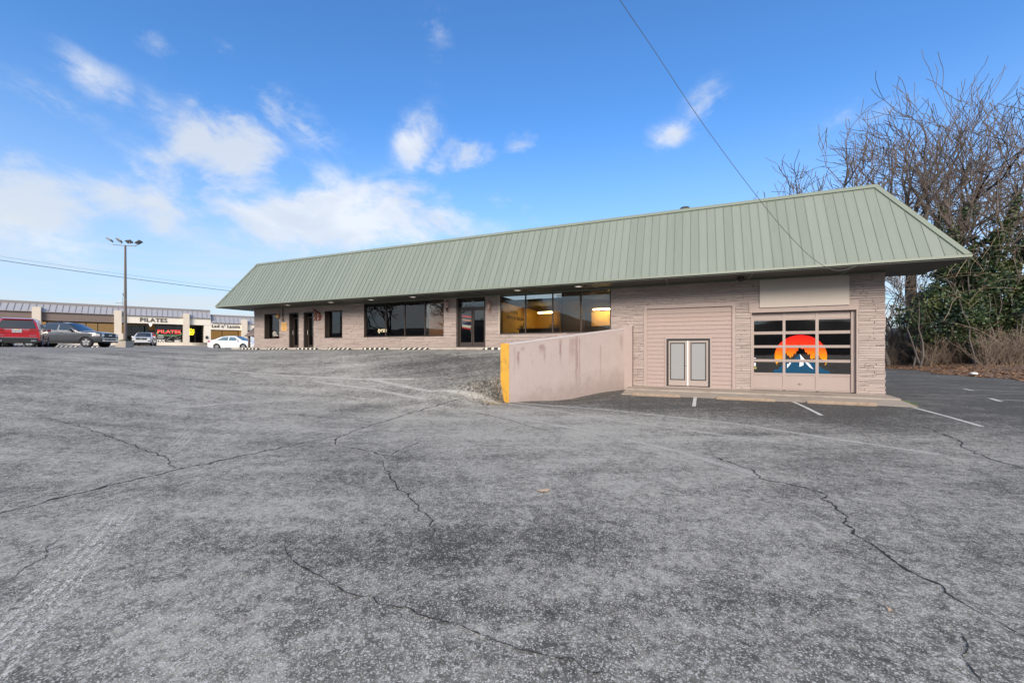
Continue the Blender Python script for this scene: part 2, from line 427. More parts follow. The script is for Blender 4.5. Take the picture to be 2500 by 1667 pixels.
def concrete_wall_material():
    """pink masonry paint with brown run-down stains"""
    m = bpy.data.materials.new('stained_pink_paint'); m.use_nodes = True
    t = NT(m.node_tree); b = t.n['Principled BSDF']
    P = t.geo(); uv = t.n.new('ShaderNodeTexCoord').outputs['UV']; ux, uy, _ = t.sep(uv)    # metres along, metres below the top
    n = t.noise(P, 2.2, 6, .6)
    c = t.mix(n, (.44, .36, .335, 1), (.53, .445, .42, 1))
    fine = t.noise(t.comb(t.math('MULTIPLY', ux, 16.0), t.math('MULTIPLY', uy, .9), 0.0), 1.0, 4, .6)
    c = t.mix(t.math('MULTIPLY', t.ss(fine, .55, .8), .35), c, (.36, .28, .26, 1))
    wob = t.math('MULTIPLY', t.math('SUBTRACT', t.noise(t.comb(t.math('MULTIPLY', ux, 5.0), t.math('MULTIPLY', uy, 3.0), 0.0), 1.0, 3, .6), .5), .16)
    xx = t.math('ADD', ux, wob)
    tot = None
    for (cx, wd, y0, y1, k) in ((.42, .07, .25, 1.0, .75), (.62, .10, .12, .35, .7), (1.52, .14, .12, .6, .75), (1.66, .06, .2, 1.0, .6), (2.47, .07, .02, 1.25, .85), (3.1, .20, .04, 1.3, .5), (3.34, .09, .0, 2.6, .75), (3.5, .05, .1, 2.7, .6), (4.75, .05, .5, 2.5, .4), (6.1, .12, .2, 1.2, .4), (.98, .05, .4, .56, .6), (1.06, .05, .7, .86, .6), (.25, .05, .05, 1.7, .3)):
        d = t.math('ABSOLUTE', t.math('SUBTRACT', xx, cx))
        g = t.math('MULTIPLY', t.ss(d, wd * .3, wd * 1.35, 1, 0), t.math('MULTIPLY', t.ss(uy, y0, y0 + .1), t.ss(uy, y0 + (y1 - y0) * .35, y1, 1, 0)))
        g = t.math('MULTIPLY', g, k)
        tot = g if tot is None else t.math('MAXIMUM', tot, g)
    tot = t.math('MULTIPLY', tot, t.ss(t.noise(t.comb(t.math('MULTIPLY', ux, 22.0), t.math('MULTIPLY', uy, 3.0), 0.0), 1.0, 5, .65), .22, .6))
    c = t.mix(tot, c, (.26, .165, .14, 1))
    foot = t.math('MULTIPLY', t.ss(t.math('ADD', uy, t.math('MULTIPLY', t.noise(P, 3.0, 5, .65), 1.4)), 2.1, 3.2), .5)
    c = t.mix(foot, c, (.27, .20, .17, 1))
    chip = t.math('MULTIPLY', t.ss(t.noise(P, 9.0, 5, .7), .66, .69), t.ss(uy, 1.3, 2.2))
    c = t.mix(chip, c, (.66, .62, .58, 1))
    t.put(b.inputs['Base Color'], c); b.inputs['Roughness'].default_value = .62; b.inputs['Specular IOR Level'].default_value = .35
    bn = t.n.new('ShaderNodeBump'); bn.inputs['Strength'].default_value = .06; bn.inputs['Distance'].default_value = .01
    t.put(bn.inputs['Height'], t.noise(t.comb(t.math('MULTIPLY', ux, 14.0), t.math('MULTIPLY', uy, 2.0), 0.0), 1.0, 4, .6)); t.l.new(bn.outputs[0], b.inputs['Normal'])
    return m

def roof_paint():
    m = bpy.data.materials.new('green_roof_metal'); m.use_nodes = True
    t = NT(m.node_tree); b = t.n['Principled BSDF']; P = t.geo()
    x, y, z = t.sep(P)
    ri = t.n.new('ShaderNodeObjectInfo').outputs['Random']
    n = t.noise(t.comb(t.math('MULTIPLY', x, 9.0), y, t.math('MULTIPLY', z, .7)), 1.0, 5, .6)
    k = t.math('ADD', t.math('MULTIPLY', n, .6), t.math('MULTIPLY', ri, .4))
    c = t.mix(k, (.178, .208, .170, 1), (.25, .28, .236, 1))
    t.put(b.inputs['Base Color'], c); b.inputs['Roughness'].default_value = .42; b.inputs['Specular IOR Level'].default_value = .45
    bn = t.n.new('ShaderNodeBump'); bn.inputs['Strength'].default_value = .12; bn.inputs['Distance'].default_value = .02
    t.put(bn.inputs['Height'], t.noise(t.comb(t.math('MULTIPLY', x, 4.0), y, t.math('MULTIPLY', z, 1.5)), 1.0, 3, .5)); t.l.new(bn.outputs[0], b.inputs['Normal'])
    return m

def bark(name, a, b_):
    m = bpy.data.materials.new(name); m.use_nodes = True
    t = NT(m.node_tree); b = t.n['Principled BSDF']; P = t.geo()
    n = t.noise(t.vmath('MULTIPLY', P, (3, 3, .8)), 3.0, 5, .65)
    t.put(b.inputs['Base Color'], t.mix(n, (*a, 1), (*b_, 1))); b.inputs['Roughness'].default_value = .9
    return m

def leaf_mat(name, a, b_, c_):
    m = bpy.data.materials.new(name); m.use_nodes = True
    t = NT(m.node_tree); b = t.n['Principled BSDF']; P = t.geo()
    n1 = t.noise(P, 6.0, 2, .5); n2 = t.noise(P, .6, 3, .5)
    c = t.mix(t.ss(n1, .35, .65), (*a, 1), (*b_, 1)); c = t.mix(t.math('MULTIPLY', t.ss(n2, .5, .68), .8), c, (*c_, 1))
    t.put(b.inputs['Base Color'], c); b.inputs['Roughness'].default_value = .5
    return m

PINK = (.43, .357, .328)
m_asphalt = asphalt_material()
m_stone = stone_material('painted_ledgestone', PINK)
m_mortar = mat('dark_joint', (.20, .155, .135), .9)
m_pink = mat('pink_trim_paint', (.375, .297, .268), .6, var=.1, vscale=3, bump=.15, bscale=25)
m_plank = mat('pink_shake_siding', (.36, .278, .25), .7, var=.16, vscale=14, bump=.3, bscale=60)
m_gdoor = mat('tan_door_paint', (.355, .285, .257), .5, var=.07, vscale=2)
m_signboard = mat('blank_sign_paint', (.50, .44, .385), .55, var=.05, vscale=1.3)
m_roof = roof_paint()
m_rooftrim = mat('green_trim_metal', (.215, .248, .195), .4, var=.05, vscale=2)
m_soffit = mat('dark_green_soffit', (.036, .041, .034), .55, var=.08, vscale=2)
m_bronze = mat('bronze_frame', (.062, .048, .042), .45, .35)
m_black = mat('black_paint', (.012, .012, .013), .45)
m_glass = glass('tinted_glass', (.72, .69, .64), 1.7)
m_glassg = glass('garage_glass', (.16, .16, .16), 1.6, .02, .03)
m_whitepaint = mat('white_paint', (.74, .73, .71), .5)
m_taupe = mat('taupe_door_paint', (.36, .30, .27), .5)
m_blind = mat('grey_blind', (.29, .295, .30), .3, var=.04, vscale=3)
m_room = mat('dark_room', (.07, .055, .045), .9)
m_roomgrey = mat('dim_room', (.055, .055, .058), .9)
m_yellow = mat('yellow_room_wall', (.80, .52, .10), .8)
m_curtain = mat('brown_curtain', (.62, .36, .19), .85, var=.2, vscale=6)
m_sheer = glass('sheer_curtain', (.62, .58, .54), 1.02)
m_conc = mat('old_concrete', (.36, .305, .245), .9, var=.22, vscale=2.5, bump=.4, bscale=40, dirt=(.19, .145, .11), dscale=1.1)
m_concl = mat('pale_concrete', (.42, .375, .315), .9, var=.15, vscale=4, bump=.4, bscale=50, dirt=(.22, .17, .12), dscale=2.2)
m_stopc = mat('weathered_stop', (.33, .25, .18), .92, var=.35, vscale=12, bump=.9, bscale=60, dirt=(.18, .13, .09), dscale=7)
m_yellowp = mat('yellow_safety_paint', (.78, .42, .055), .65, var=.14, vscale=5, bump=.5, bscale=22, dirt=(.36, .19, .06), dscale=3.2)
m_rubber = mat('black_rubber', (.02, .02, .021), .75)
m_stripe = mat('white_stripe', (.72, .66, .52), .6)
m_line = film_material('white_line_paint', (.66, .64, .58), 'line')
m_faded = film_material('faded_line_paint', (.52, .50, .46), 'faded')
m_tread = film_material('tyre_dust', (.74, .71, .64), 'tread', 9.0)
m_tread2 = film_material('tyre_dust_far', (.68, .65, .59), 'tread', 5.0)
m_dust = film_material('scuff_dust', (.62, .595, .535), 'dust')
m_crack = film_material('crack_void', (.03, .028, .026), 'crack')
m_halo = film_material('bleached_rim', (.62, .595, .535), 'halo')
m_trunk = bark('grey_bark', (.075, .062, .053), (.165, .14, .12))
m_twig = bark('twig_bark', (.07, .056, .047), (.15, .12, .10))
m_brush = bark('brush_stems', (.095, .07, .052), (.21, .16, .12))
m_vine = bark('dry_vine', (.17, .125, .085), (.30, .235, .165))
m_ivy = leaf_mat('ivy_leaf', (.022, .050, .016), (.055, .090, .028), (.115, .125, .03))
m_ivyd = leaf_mat('dark_ivy_leaf', (.010, .026, .014), (.024, .046, .022), (.045, .065, .02))
m_litter = mat('leaf_mould', (.17, .10, .06), .95, var=.5, vscale=9, bump=.8, bscale=20, dirt=(.07, .06, .035), dscale=.8)
m_dryleaf = leaf_mat('dry_leaf', (.22, .115, .055), (.33, .20, .11), (.12, .07, .04))
m_tanleaf = mat('tan_leaf', (.58, .40, .25), .7)
m_metal = mat('galvanised', (.42, .43, .44), .4, .7)
m_pole = mat('brown_pole_paint', (.13, .105, .09), .5)
m_wire = mat('black_cable', (.018, .018, .02), .6)
m_wireg = mat('grey_cable', (.10, .105, .11), .5)

# ------------------------------------------------------------------ ground
def sm(t): t = min(1.0, max(0.0, t)); return t * t * (3 - 2 * t)
W0, W1 = Vector((-2.54, 19.0)), Vector((-5.94, 13.1))           # retaining wall, foot of its front face: at the building, at the free end
def xb(y):
    if y >= 19: return -2.62
    if y >= 13.1: return W0.x + (W1.x - W0.x) * (19 - y) / 5.9 - .22 - .25 * sm((13.9 - y) / .8)
    return -6.41 - .79 * sm((13.1 - y) / 1.0)
def zlow(x, y):
    z = -1.95 + .15 * sm((y - 9.5) / 7.0)
    z -= .17 * exp(-((x + 4.6) / 1.5) ** 2 - ((y - 15.4) / 1.7) ** 2)
    z += .42 * sm((x - 17.3) / 5.0)
    return z
def zhigh(x, y):
    tx = sm((-7.0 - x) / 21.0); ty = sm((y - 8.9) / 8.9)
    z = -1.93 + 1.90 * (1 - (1 - tx) * (1 - ty))
    z += .15 * sm((-x - 28) / 10) * sm((26 - y) / 8) + .55 * sm((-x - 48) / 26)
    return z
def ground(x, y):
    s = xb(y) - x
    bw = (.5 + 1.5 * sm((13.1 - y) / 1.2)) if y < 13.1 else .14 + .36 * sm((13.9 - y) / .8)
    k = sm(s / bw + .5)
    return zlow(x, y) * (1 - k) + zhigh(x, y) * k
def hit(u, v, lift=0.0):
    d = ray(u, v); t = 1.0
    prev = t
    while t < 140:
        p = d * t
        if p.z < ground(p.x, p.y):
            a, b = prev, t
            for _ in range(20):
                c = (a + b) / 2; p = d * c
                if p.z < ground(p.x, p.y): b = c
                else: a = c
            p = d * b; return Vector((p.x, p.y, ground(p.x, p.y) + lift))
        prev = t; t *= 1.012
    p = d * 60; return Vector((p.x, p.y, ground(p.x, p.y) + lift))

def axis(segs):
    out = []
    for a, b, n in segs: out += [a + (b - a) * i / n for i in range(n)]
    return out + [segs[-1][1]]
xs = axis([(-600, -110, 8), (-110, -48, 24), (-48, -12, 90), (-12, -8.2, 24), (-8.2, -2.2, 80), (-2.2, 14, 60), (14, 24, 30), (24, 60, 18), (60, 600, 8)])
ys = axis([(-500, -60, 6), (-60, -8, 16), (-8, 2, 24), (2, 9, 34), (9, 20, 76), (20, 40, 30), (40, 80, 16), (80, 700, 8)])
g = MB()
for y in ys:
    for x in xs: g.v.append(Vector((x, y, ground(x, y))))
nx = len(xs)
for j in range(len(ys) - 1):
    for i in range(nx - 1):
        a = j * nx + i; g.f.append((a, a + 1, a + nx + 1, a + nx)); g.mi.append(0)
g.build('parking_lot_ground', m_asphalt, smooth=True, kind='structure')

def ribbon(name, pts, width, material, lift=.004, ends=True, jit=0.0, step=.12):
    """strip lying on the ground along world points"""
    P = []
    for a, b in zip(pts[:-1], pts[1:]):
        n = max(1, int((Vector(b) - Vector(a)).length / step))
        for i in range(n): P.append(Vector(a).lerp(Vector(b), i / n))
    P.append(Vector(pts[-1]))
    m = MB(); m.uv = []; acc = 0.0; n = len(P)
    for i, p in enumerate(P):
        t = P[min(i + 1, n - 1)] - P[max(i - 1, 0)]; t.z = 0
        t.normalize(); s = Vector((-t.y, t.x, 0))
        if i: acc += (P[i] - P[i - 1]).length
        k = width(i / max(1, n - 1)) if callable(width) else width
        off = R.uniform(-jit, jit)
        for e in (-.5, .5):
            q = p + s * (k * e * (1 + (R.uniform(-.5, .5) if jit else 0)) + off); q.z = ground(q.x, q.y) + lift
            m.v.append(q); m.uv.append((acc, e + .5))
    for i in range(n - 1): m.f.append((2 * i, 2 * i + 2, 2 * i + 3, 2 * i + 1)); m.mi.append(0)
    return m.build(name, material, kind='structure')

def bar(u0, v0, u1, v1, wd, material, name='painted_line'):
    return ribbon(name, [hit(u0, v0), hit(u1, v1)], wd, material, .005)
bar(1698, 967, 1694, 992, .11, m_line)
bar(1937, 981, 2006, 1014, .10, m_line)
bar(2229, 995, 2398, 1041, .10, m_line)
bar(2353, 949, 2374, 953.5, .13, m_line); bar(2372, 951.5, 2520, 957, .10, m_line)
bar(2416, 972, 2444, 980, .13, m_line); bar(2436, 975.5, 2520, 979, .10, m_line)
bar(1510, 1063, 1672, 1097, .13, m_faded)
bar(611, 936, 797, 984, .16, m_faded)
ribbon('tyre_track', [hit(340, 1200), hit(235, 1325), hit(90, 1480), hit(-60, 1650), hit(-200, 1830)], .42, m_tread)
ribbon('tyre_track', [hit(400, 1125), hit(460, 1060), hit(505, 1010), hit(535, 975)], .40, m_tread2)
for a in (((905, 925), (1050, 955), (1240, 985), (1500, 1025), (1900, 1080)), ((1150, 1000), (1400, 1045), (1650, 1100), (1850, 1160)), ((760, 930), (900, 948), (1040, 975)),
          ((1240, 978), (1480, 1000), (1800, 1035), (2300, 1110)), ((0, 915), (130, 913), (300, 905)), ((560, 905), (760, 920), (1010, 925)), ((380, 1000), (560, 985), (760, 970))):
    ribbon('tyre_scuff', [hit(*p) for p in a], .38, m_dust, .003)

cracks = [
    (((-20, 1258), (60, 1240), (160, 1212), (290, 1180), (430, 1147), (560, 1120), (700, 1090), (760, 1078), (830, 1062)), .060, 1),
    (((830, 1090), (818, 1085), (822, 1070), (870, 1050), (925, 1032), (1000, 1008), (1085, 985), (1150, 962)), .050, 1),
    (((822, 1090), (870, 1095), (905, 1100), (920, 1108), (940, 1112), (1000, 1090), (1032, 1076)), .036, 1),
    (((942, 1112), (935, 1135), (948, 1158), (965, 1180), (985, 1200), (1020, 1245), (1058, 1270), (1056, 1310)), .022, 0),
    (((425, 1145), (410, 1120), (385, 1108), (330, 1090), (285, 1072), (240, 1055), (180, 1035), (115, 1020)), .028, 0),
    (((690, 1330), (700, 1352), (740, 1385), (790, 1412), (840, 1445), (910, 1455), (925, 1475), (1000, 1485), (1060, 1510), (1130, 1530), (1200, 1560), (1255, 1582), (1350, 1605), (1440, 1640), (1540, 1670)), .012, 0),
    (((1690, 1100), (1730, 1110), (1780, 1128), (1842, 1150), (1855, 1168), (1910, 1178), (2010, 1205), (2030, 1228), (2065, 1270), (2110, 1318), (2160, 1352), (2230, 1400), (2300, 1430), (2312, 1448), (2380, 1490), (2440, 1520), (2520, 1565)), .030, 0),
    (((2250, 1040), (2320, 1066), (2350, 1080), (2345, 1090), (2400, 1112), (2450, 1130), (2520, 1150)), .038, 0),
    (((2350, 1545), (2362, 1570), (2352, 1600), (2370, 1630), (2400, 1670)), .012, 0),
    (((1165, 1008), (1230, 1022), (1300, 1042), (1345, 1053)), .028, 0),
    (((-20, 1440), (20, 1420), (55, 1390), (110, 1360), (150, 1310)), .012, 0),
    (((1705, 1052), (1690, 1062), (1680, 1078), (1672, 1088)), .012, 0),
    (((0, 911), (120, 914), (260, 906), (360, 902)), .06, 0),
]
for pts, wd, halo in cracks:
    W = [hit(*p) for p in pts]
    # wander between the points
    Q = [W[0]]
    for a, b in zip(W[:-1], W[1:]):
        L = (b - a).length; n = max(1, int(L / .11)); t = (b - a); s = Vector((-t.y, t.x, 0)); s.normalize()
        for i in range(1, n):
            Q.append(a.lerp(b, i / n) + s * R.gauss(0, .028))
        Q.append(b)
    ribbon('asphalt_crack', Q, lambda k, wd=wd: wd * (.25 + .95 * R.random() ** 1.5) * min(1, 6 * k + .35) * min(1, 6 * (1 - k) + .35), m_crack, .006, jit=.009, step=.035)
    if halo: ribbon('bleached_strip', Q, .34, m_halo, .003)
ribbon('bleached_strip', [hit(945, 1112), hit(935, 1150), hit(912, 1180)], .22, m_halo, .003)

# broken, washed-out asphalt edge at the free end of the wall, with dry grass
rb = MB(); rr = random.Random(5)
for k in range(95):
    p = Vector((-6.3 - abs(rr.gauss(0, .38)), 12.75 + rr.gauss(-.1, .2), 0)); s = rr.uniform(.015, .055)
    p.z = ground(p.x, p.y) + s * .1
    a = [Vector((rr.uniform(.5, 1) * cos(q), rr.uniform(.5, 1) * sin(q), 0)) for q in (0, 1.1, 2.3, 3.3, 4.4, 5.4)]
    rb.hexa([p + v * s * 1.6 - Vector((0, 0, s * .5)) for v in a], [p + v * s * 1.1 + Vector((rr.uniform(-.3, .3) * s, 0, s * rr.uniform(.2, .6))) for v in a])
rb.build('asphalt_rubble', mat('broken_asphalt', (.10, .095, .09), .95, var=.5, vscale=8, bump=.8, bscale=30), kind='stuff', label='broken asphalt and stones spilling at the yellow wall end', cat='rubble')
gb = MB()
for k in range(260):
    p = Vector((-6.55 + rr.gauss(0, .33), 12.55 + rr.gauss(0, .12), 0)); p.z = ground(p.x, p.y)
    h = rr.uniform(.06, .2); a = rr.uniform(0, 6.3); q = Vector((cos(a), sin(a), 0)); n = Vector((-q.y, q.x, 0)) * .006
    gb.face([p - n, p + n, p + q * h * .6 + Vector((0, 0, h * .8))])
gb.build('dry_grass', mat('dry_grass', (.42, .34, .2), .8), kind='stuff', label='tuft of dry straw grass by the yellow wall end', cat='grass')

# lower concrete apron and upper kerb walk
ap = MB()
prof = [(19.06, -1.645), (18.0, -1.655), (17.86, -1.675), (17.8, -1.72), (16.66, -1.785), (16.63, -2.1), (19.06, -2.1)]
ap.hexa([(-2.62, y, z) for y, z in prof], [(6.37, y, z) for y, z in prof])
ap.build('concrete_apron', m_conc, kind='structure')
uw = MB()
prof = [(19.05, .105), (18.02, .085), (17.95, .06), (17.93, -.4), (19.05, -.4)]
uw.hexa([(-29.2, y, z) for y, z in prof], [(-3.55, y, z) for y, z in prof])
uw.build('concrete_walk', m_concl, kind='structure')

# ------------------------------------------------------------------ the stone building
BX0, BX1, FY, SOF = -28.42, 6.35, 19.0, 2.80
B = empty('stone_building', (-11, 19, .1), 'long low pink painted stone building under a green metal mansard roof', 'building')
OPEN = [(-27.31, -25.81, .70, 2.42), (-24.83, -23.92, .105, 2.42), (-23.45, -22.55, .105, 2.42), (-21.54, -20.05, .70, 2.42),
        (-18.26, -12.56, .71, SOF), (-11.74, -9.98, .105, SOF), (-9.16, -3.47, .76, SOF),
        (-2.01, 1.57, -1.70, 1.90), (2.06, 5.58, 1.46, 1.85), (2.12, 5.56, -1.70, 1.46)]
# backing wall with the openings left out
ex = sorted({BX0, -2.62, BX1} | {o[0] for o in OPEN} | {o[1] for o in OPEN}); ez = sorted({-1.70, .09, SOF + .1} | {o[2] for o in OPEN} | {o[3] for o in OPEN})
core = MB()
for xa, xb_ in zip(ex[:-1], ex[1:]):
    for za, zb in zip(ez[:-1], ez[1:]):
        cx, cz = (xa + xb_) / 2, (za + zb) / 2
        if any(o[0] < cx < o[1] and o[2] < cz < o[3] for o in OPEN) or (cz < .09 and cx < -2.62): continue
        core.box(xa, xb_, FY + .035, FY + .42, za, zb)
core.box(BX0 + .03, BX0 + .3, FY + .42, 36, -.3, SOF + .1); core.box(BX1 - .3, BX1 - .035, FY + .42, 36, -1.9, SOF + .1); core.box(BX0 + .03, BX1 - .035, 35.7, 36, -1.9, SOF + .1)
core.build('backing_wall', m_mortar, B)

# ledgestone: every stone is a block of its own
sr = random.Random(3)
def stone_unit(seed):
    q = random.Random(seed); m = MB()
    back = [(0, 1, 0), (1, 1, 0), (1, 1, 1), (0, 1, 1)]
    mid = [(0, .3, 0), (1, .3, 0), (1, .3, 1), (0, .3, 1)]
    ins = .012
    top = [(ins, q.uniform(-.1, .25), .1), (.5, q.uniform(-.25, .2), .06), (1 - ins, q.uniform(-.1, .25), .1), (1 - ins, q.uniform(-.1, .25), .9), (.5, q.uniform(-.25, .2), .94), (ins, q.uniform(-.1, .25), .9)]
    m.v = [Vector(p) for p in back + mid + top]
    m.f = [(0, 1, 5, 4), (1, 2, 6, 5), (2, 3, 7, 6), (3, 0, 4, 7), (4, 5, 10), (4, 10, 9), (4, 9, 8), (5, 6, 11), (5, 11, 10), (6, 7, 13), (6, 13, 12), (6, 12, 11), (7, 4, 8), (7, 8, 13), (8, 9, 12, 13), (9, 10, 11, 12)]
    m.mi = [0] * len(m.f)
    return m
UNITS = [stone_unit(i) for i in range(8)]
UMESH = [u.mesh('stone', m_stone) for u in UNITS]
stones = []
def blocked(za, zb):
    zc = (za + zb) / 2
    out = sorted((o[0], o[1]) for o in OPEN if o[2] < zc < o[3])
    return out
brk = [-1.70, -1.62, .105, .71, 1.46, 1.86, 2.42, SOF]
for za, zb in zip(brk[:-1], brk[1:]):
    hs = []
    while sum(hs) < zb - za: hs.append(sr.choice((.062, .07, .078, .088, .1, .112)))
    k = (zb - za) / sum(hs); z = za
    for h in hs:
        h *= k; cur = BX0 if za > .05 else -2.62
        runs = []
        for o in blocked(z, z + h):
            if o[0] > cur: runs.append((cur, o[0]))
            cur = max(cur, o[1])
        if cur < BX1: runs.append((cur, BX1))
        for a, b in runs:
            x = a
            while x < b - .02:
                L = sr.choice((.2, .3, .38, .45, .55, .7, .95, 1.2)) * sr.uniform(.85, 1.2)
                if b - x - L < .16: L = b - x
                d = .05 + sr.uniform(-.012, .02)
                xe = x + L
                if xe >= b - 1e-6 and abs(b - BX1) < 1e-6: xe += sr.uniform(-.012, .028)
                if h > .085 and sr.random() < .16:
                    hh = h * sr.uniform(.4, .6); stones.append((x, xe, z, z + hh, d)); stones.append((x, xe, z + hh, z + h, .05 + sr.uniform(-.012, .02)))
                else: stones.append((x, xe, z, z + h, d))
                x += L
        z += h
def proj_area(s):
    x0, x1, z0, z1, d = s
    f0 = -x0 * sin(-TH) * -1; w0 = x0 * -sin(TH) + FY * cos(TH); w1 = x1 * -sin(TH) + FY * cos(TH)
    u0 = (x0 * cos(TH) + FY * sin(TH)) / w0; u1 = (x1 * cos(TH) + FY * sin(TH)) / w1
    hidden = .35 if (x1 < -2.6 and z1 < .3 and x0 > -6) else 1
    return (u1 - u0) * (z1 - z0) * 2 / (w0 + w1) * hidden
stones.sort(key=proj_area, reverse=True)
G = .0035
rest = MB()
for i, (x0, x1, z0, z1, d) in enumerate(stones):
    u = sr.randrange(8)
    org = Vector((x0 + G, FY + .05 - d, z0 + G)); sc = (x1 - x0 - 2 * G, d + .02, z1 - z0 - 2 * G)
    if i < 298:
        o = bpy.data.objects.new('stone', UMESH[u]); o.location = org; o.scale = sc; attach(o, B)
    else:
        b = len(rest.v); rest.v += [org + Vector((v.x * sc[0], v.y * sc[1], v.z * sc[2])) for v in UNITS[u].v]
        rest.f += [tuple(b + q for q in f) for f in UNITS[u].f]; rest.mi += [0] * len(UNITS[u].f)
# the corner returns along both end walls
for side in (0, 1):
    z = -1.7 if side else .09
    while z < SOF:
        h = sr.choice((.07, .08, .09, .11)); y = FY + .05
        while y < FY + 8:
            L = sr.uniform(.3, .9); u = UNITS[sr.randrange(8)]; b = len(rest.v)
            for v in u.v:
                t_ = Vector((0, y + G + v.x * (L - 2 * G), z + G + v.z * (h - 2 * G)))
                t_.x = BX1 - .05 + (1 - v.y) * .06 if side else BX0 + .05 - (1 - v.y) * .06
                rest.v.append(t_)
            rest.f += [tuple(b + q for q in (f if side else f[::-1])) for f in u.f]; rest.mi += [0] * len(u.f)
            y += L
        z += h
rest.build('small_stones', m_stone, B, kind='stuff')

# ---- mansard roof
XL, XR, YE, ZE, RS, ZR, YB = -29.68, 7.81, 17.2, 2.80, 1.734, 5.95, 20.23
def slope(x, k):                      # front slope: k 0 at the eave, 1 at the top
    return Vector((x, YE + RS * k, ZE + .09 + (ZR - ZE - .09) * k))
nrm = Vector((0, -(ZR - ZE), RS)).normalized()
roof = MB()                           # sheathing under the panels, end slopes and flat deck
roof.face([slope(XL, 0) + Vector((0, .03, 0)), slope(XR, 0) + Vector((0, .03, 0)), slope(XR - RS, 1) + Vector((0, .03, 0)), slope(XL + RS, 1) + Vector((0, .03, 0))])
roof.face([(XR, YE, ZE + .09), (XR, YB, ZE + .09), (XR - RS, YB, ZR), (XR - RS, YE + RS, ZR)])
roof.face([(XL, 36.5, ZE + .09), (XL, YE, ZE + .09), (XL + RS, YE + RS, ZR), (XL + RS, 36.5, ZR)])
roof.face([(XR, YB, ZE), (BX1, YB, ZE), (XR - RS, YB, ZR), (XR, YB, ZE + .09)])
roof.face([(XL + RS, YE + RS + .3, ZR - .5), (XR - RS, YE + RS + .3, ZR - .5), (BX1 - 1, 36.5, ZR - .5), (XL + RS, 36.5, ZR - .5)])
roof.face([(XL + RS, YE + RS + .3, ZR), (XR - RS, YE + RS + .3, ZR), (XR - RS, YE + RS + .3, ZR - .5), (XL + RS, YE + RS + .3, ZR - .5)])
RO = roof.build('mansard_roof', mat('shade_dark_underlay', (.10, .115, .09), .7), B)  # underlay colour darkened to stand for shade in the seam gaps
pw = .3048; k0 = 0; x = XL
def kmax(x): return max(0.0, min(1.0, (x - XL) / RS, (XR - x) / RS)) * .995
pan = {}
while x < XR - .02:
    x1 = min(x + pw, XR - .005)
    ka, kb = kmax(x), kmax(x1)
    key = (round(ka, 3), round(kb, 3), round(x1 - x, 3))
    if key not in pan:
        m = MB(); w_ = x1 - x
        def P(dx, k, lift): return slope(dx, k) - slope(0, 0) + nrm * lift
        a, b = .021, w_ - .001
        m.face([P(a, .0, .012), P(b, .0, .012), P(b, kb, .012), P(a, ka, .012)])
        m.face([P(b, .0, -.01), P(a, .0, -.01), P(a, .0, .012), P(b, .0, .012)][::-1])
        # raised seam along the left edge
        c = .013
        m.hexa([P(0, 0, 0), P(c, 0, 0), P(c, 0, .03), P(0, 0, .03)], [P(0, max(ka, .002), 0), P(c, max(ka, .002), 0), P(c, max(ka, .002), .03), P(0, max(ka, .002), .03)])
        pan[key] = m.mesh('roof_panel', m_roof)
    o = bpy.data.objects.new('roof_panel', pan[key]); o.location = slope(x, 0); attach(o, RO)
    x += pw
tr = MB()                             # drip edge, top flashing and hip flashings
tr.box(XL - .01, XR + .01, YE - .035, YE + .04, ZE + .03, ZE + .105)
tr.box(XR - .03, XR + .012, YE + .04, YB, ZE + .03, ZE + .105); tr.box(XL - .012, XL + .03, YE + .04, 36.5, ZE + .03, ZE + .105)
tr.hexa([slope(XL + RS - .1, .955) + nrm * .06, slope(XR - RS + .1, .955) + nrm * .06, slope(XR - RS + .1, .955) + nrm * .0, slope(XL + RS - .1, .955)], [slope(XL + RS, 1.0) + nrm * .06, slope(XR - RS, 1.0) + nrm * .06, slope(XR - RS, 1.0) + Vector((0, .3, 0)), slope(XL + RS, 1.0) + Vector((0, .3, 0))])
for xe, sg in ((XR, -1), (XL, 1)):
    a, b = slope(xe, 0), slope(xe + sg * RS, 1.0); wv = Vector((sg * .17, 0, 0))
    tr.hexa([a + nrm * .058, a + wv + nrm * .058, a + wv, a], [b + nrm * .058, b + wv + nrm * .058, b + wv, b])
tr.build('roof_flashing', m_rooftrim, RO)
va = MB(); vp = on_y(1672, 510, 22.5)
va.lathe([(.16, vp.z - .8), (.16, vp.z - .12), (.27, vp.z - .1), (.28, vp.z - .03), (.2, vp.z + .07), (.02, vp.z + .11)], (vp.x, 22.5, 0), n=14)
va.build('roof_vent', mat('dark_vent', (.05, .05, .05), .6), RO)
so_ = MB()
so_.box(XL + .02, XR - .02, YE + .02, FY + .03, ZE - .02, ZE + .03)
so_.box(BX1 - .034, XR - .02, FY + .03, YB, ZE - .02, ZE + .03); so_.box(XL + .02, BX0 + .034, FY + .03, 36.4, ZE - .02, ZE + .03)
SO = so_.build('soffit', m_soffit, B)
sj = MB()
for x in range(-28, 8, 3): sj.box(x - .012, x + .012, YE + .05, FY - .08, ZE - .028, ZE - .02)
sj.box(BX1 + .05, XR - .05, 18.6, 18.62, ZE - .026, ZE - .02)
sj.box(BX0, BX1, FY - .10, FY - .045, ZE - .06, ZE - .02)
sj.build('soffit_joint', m_rooftrim, SO)

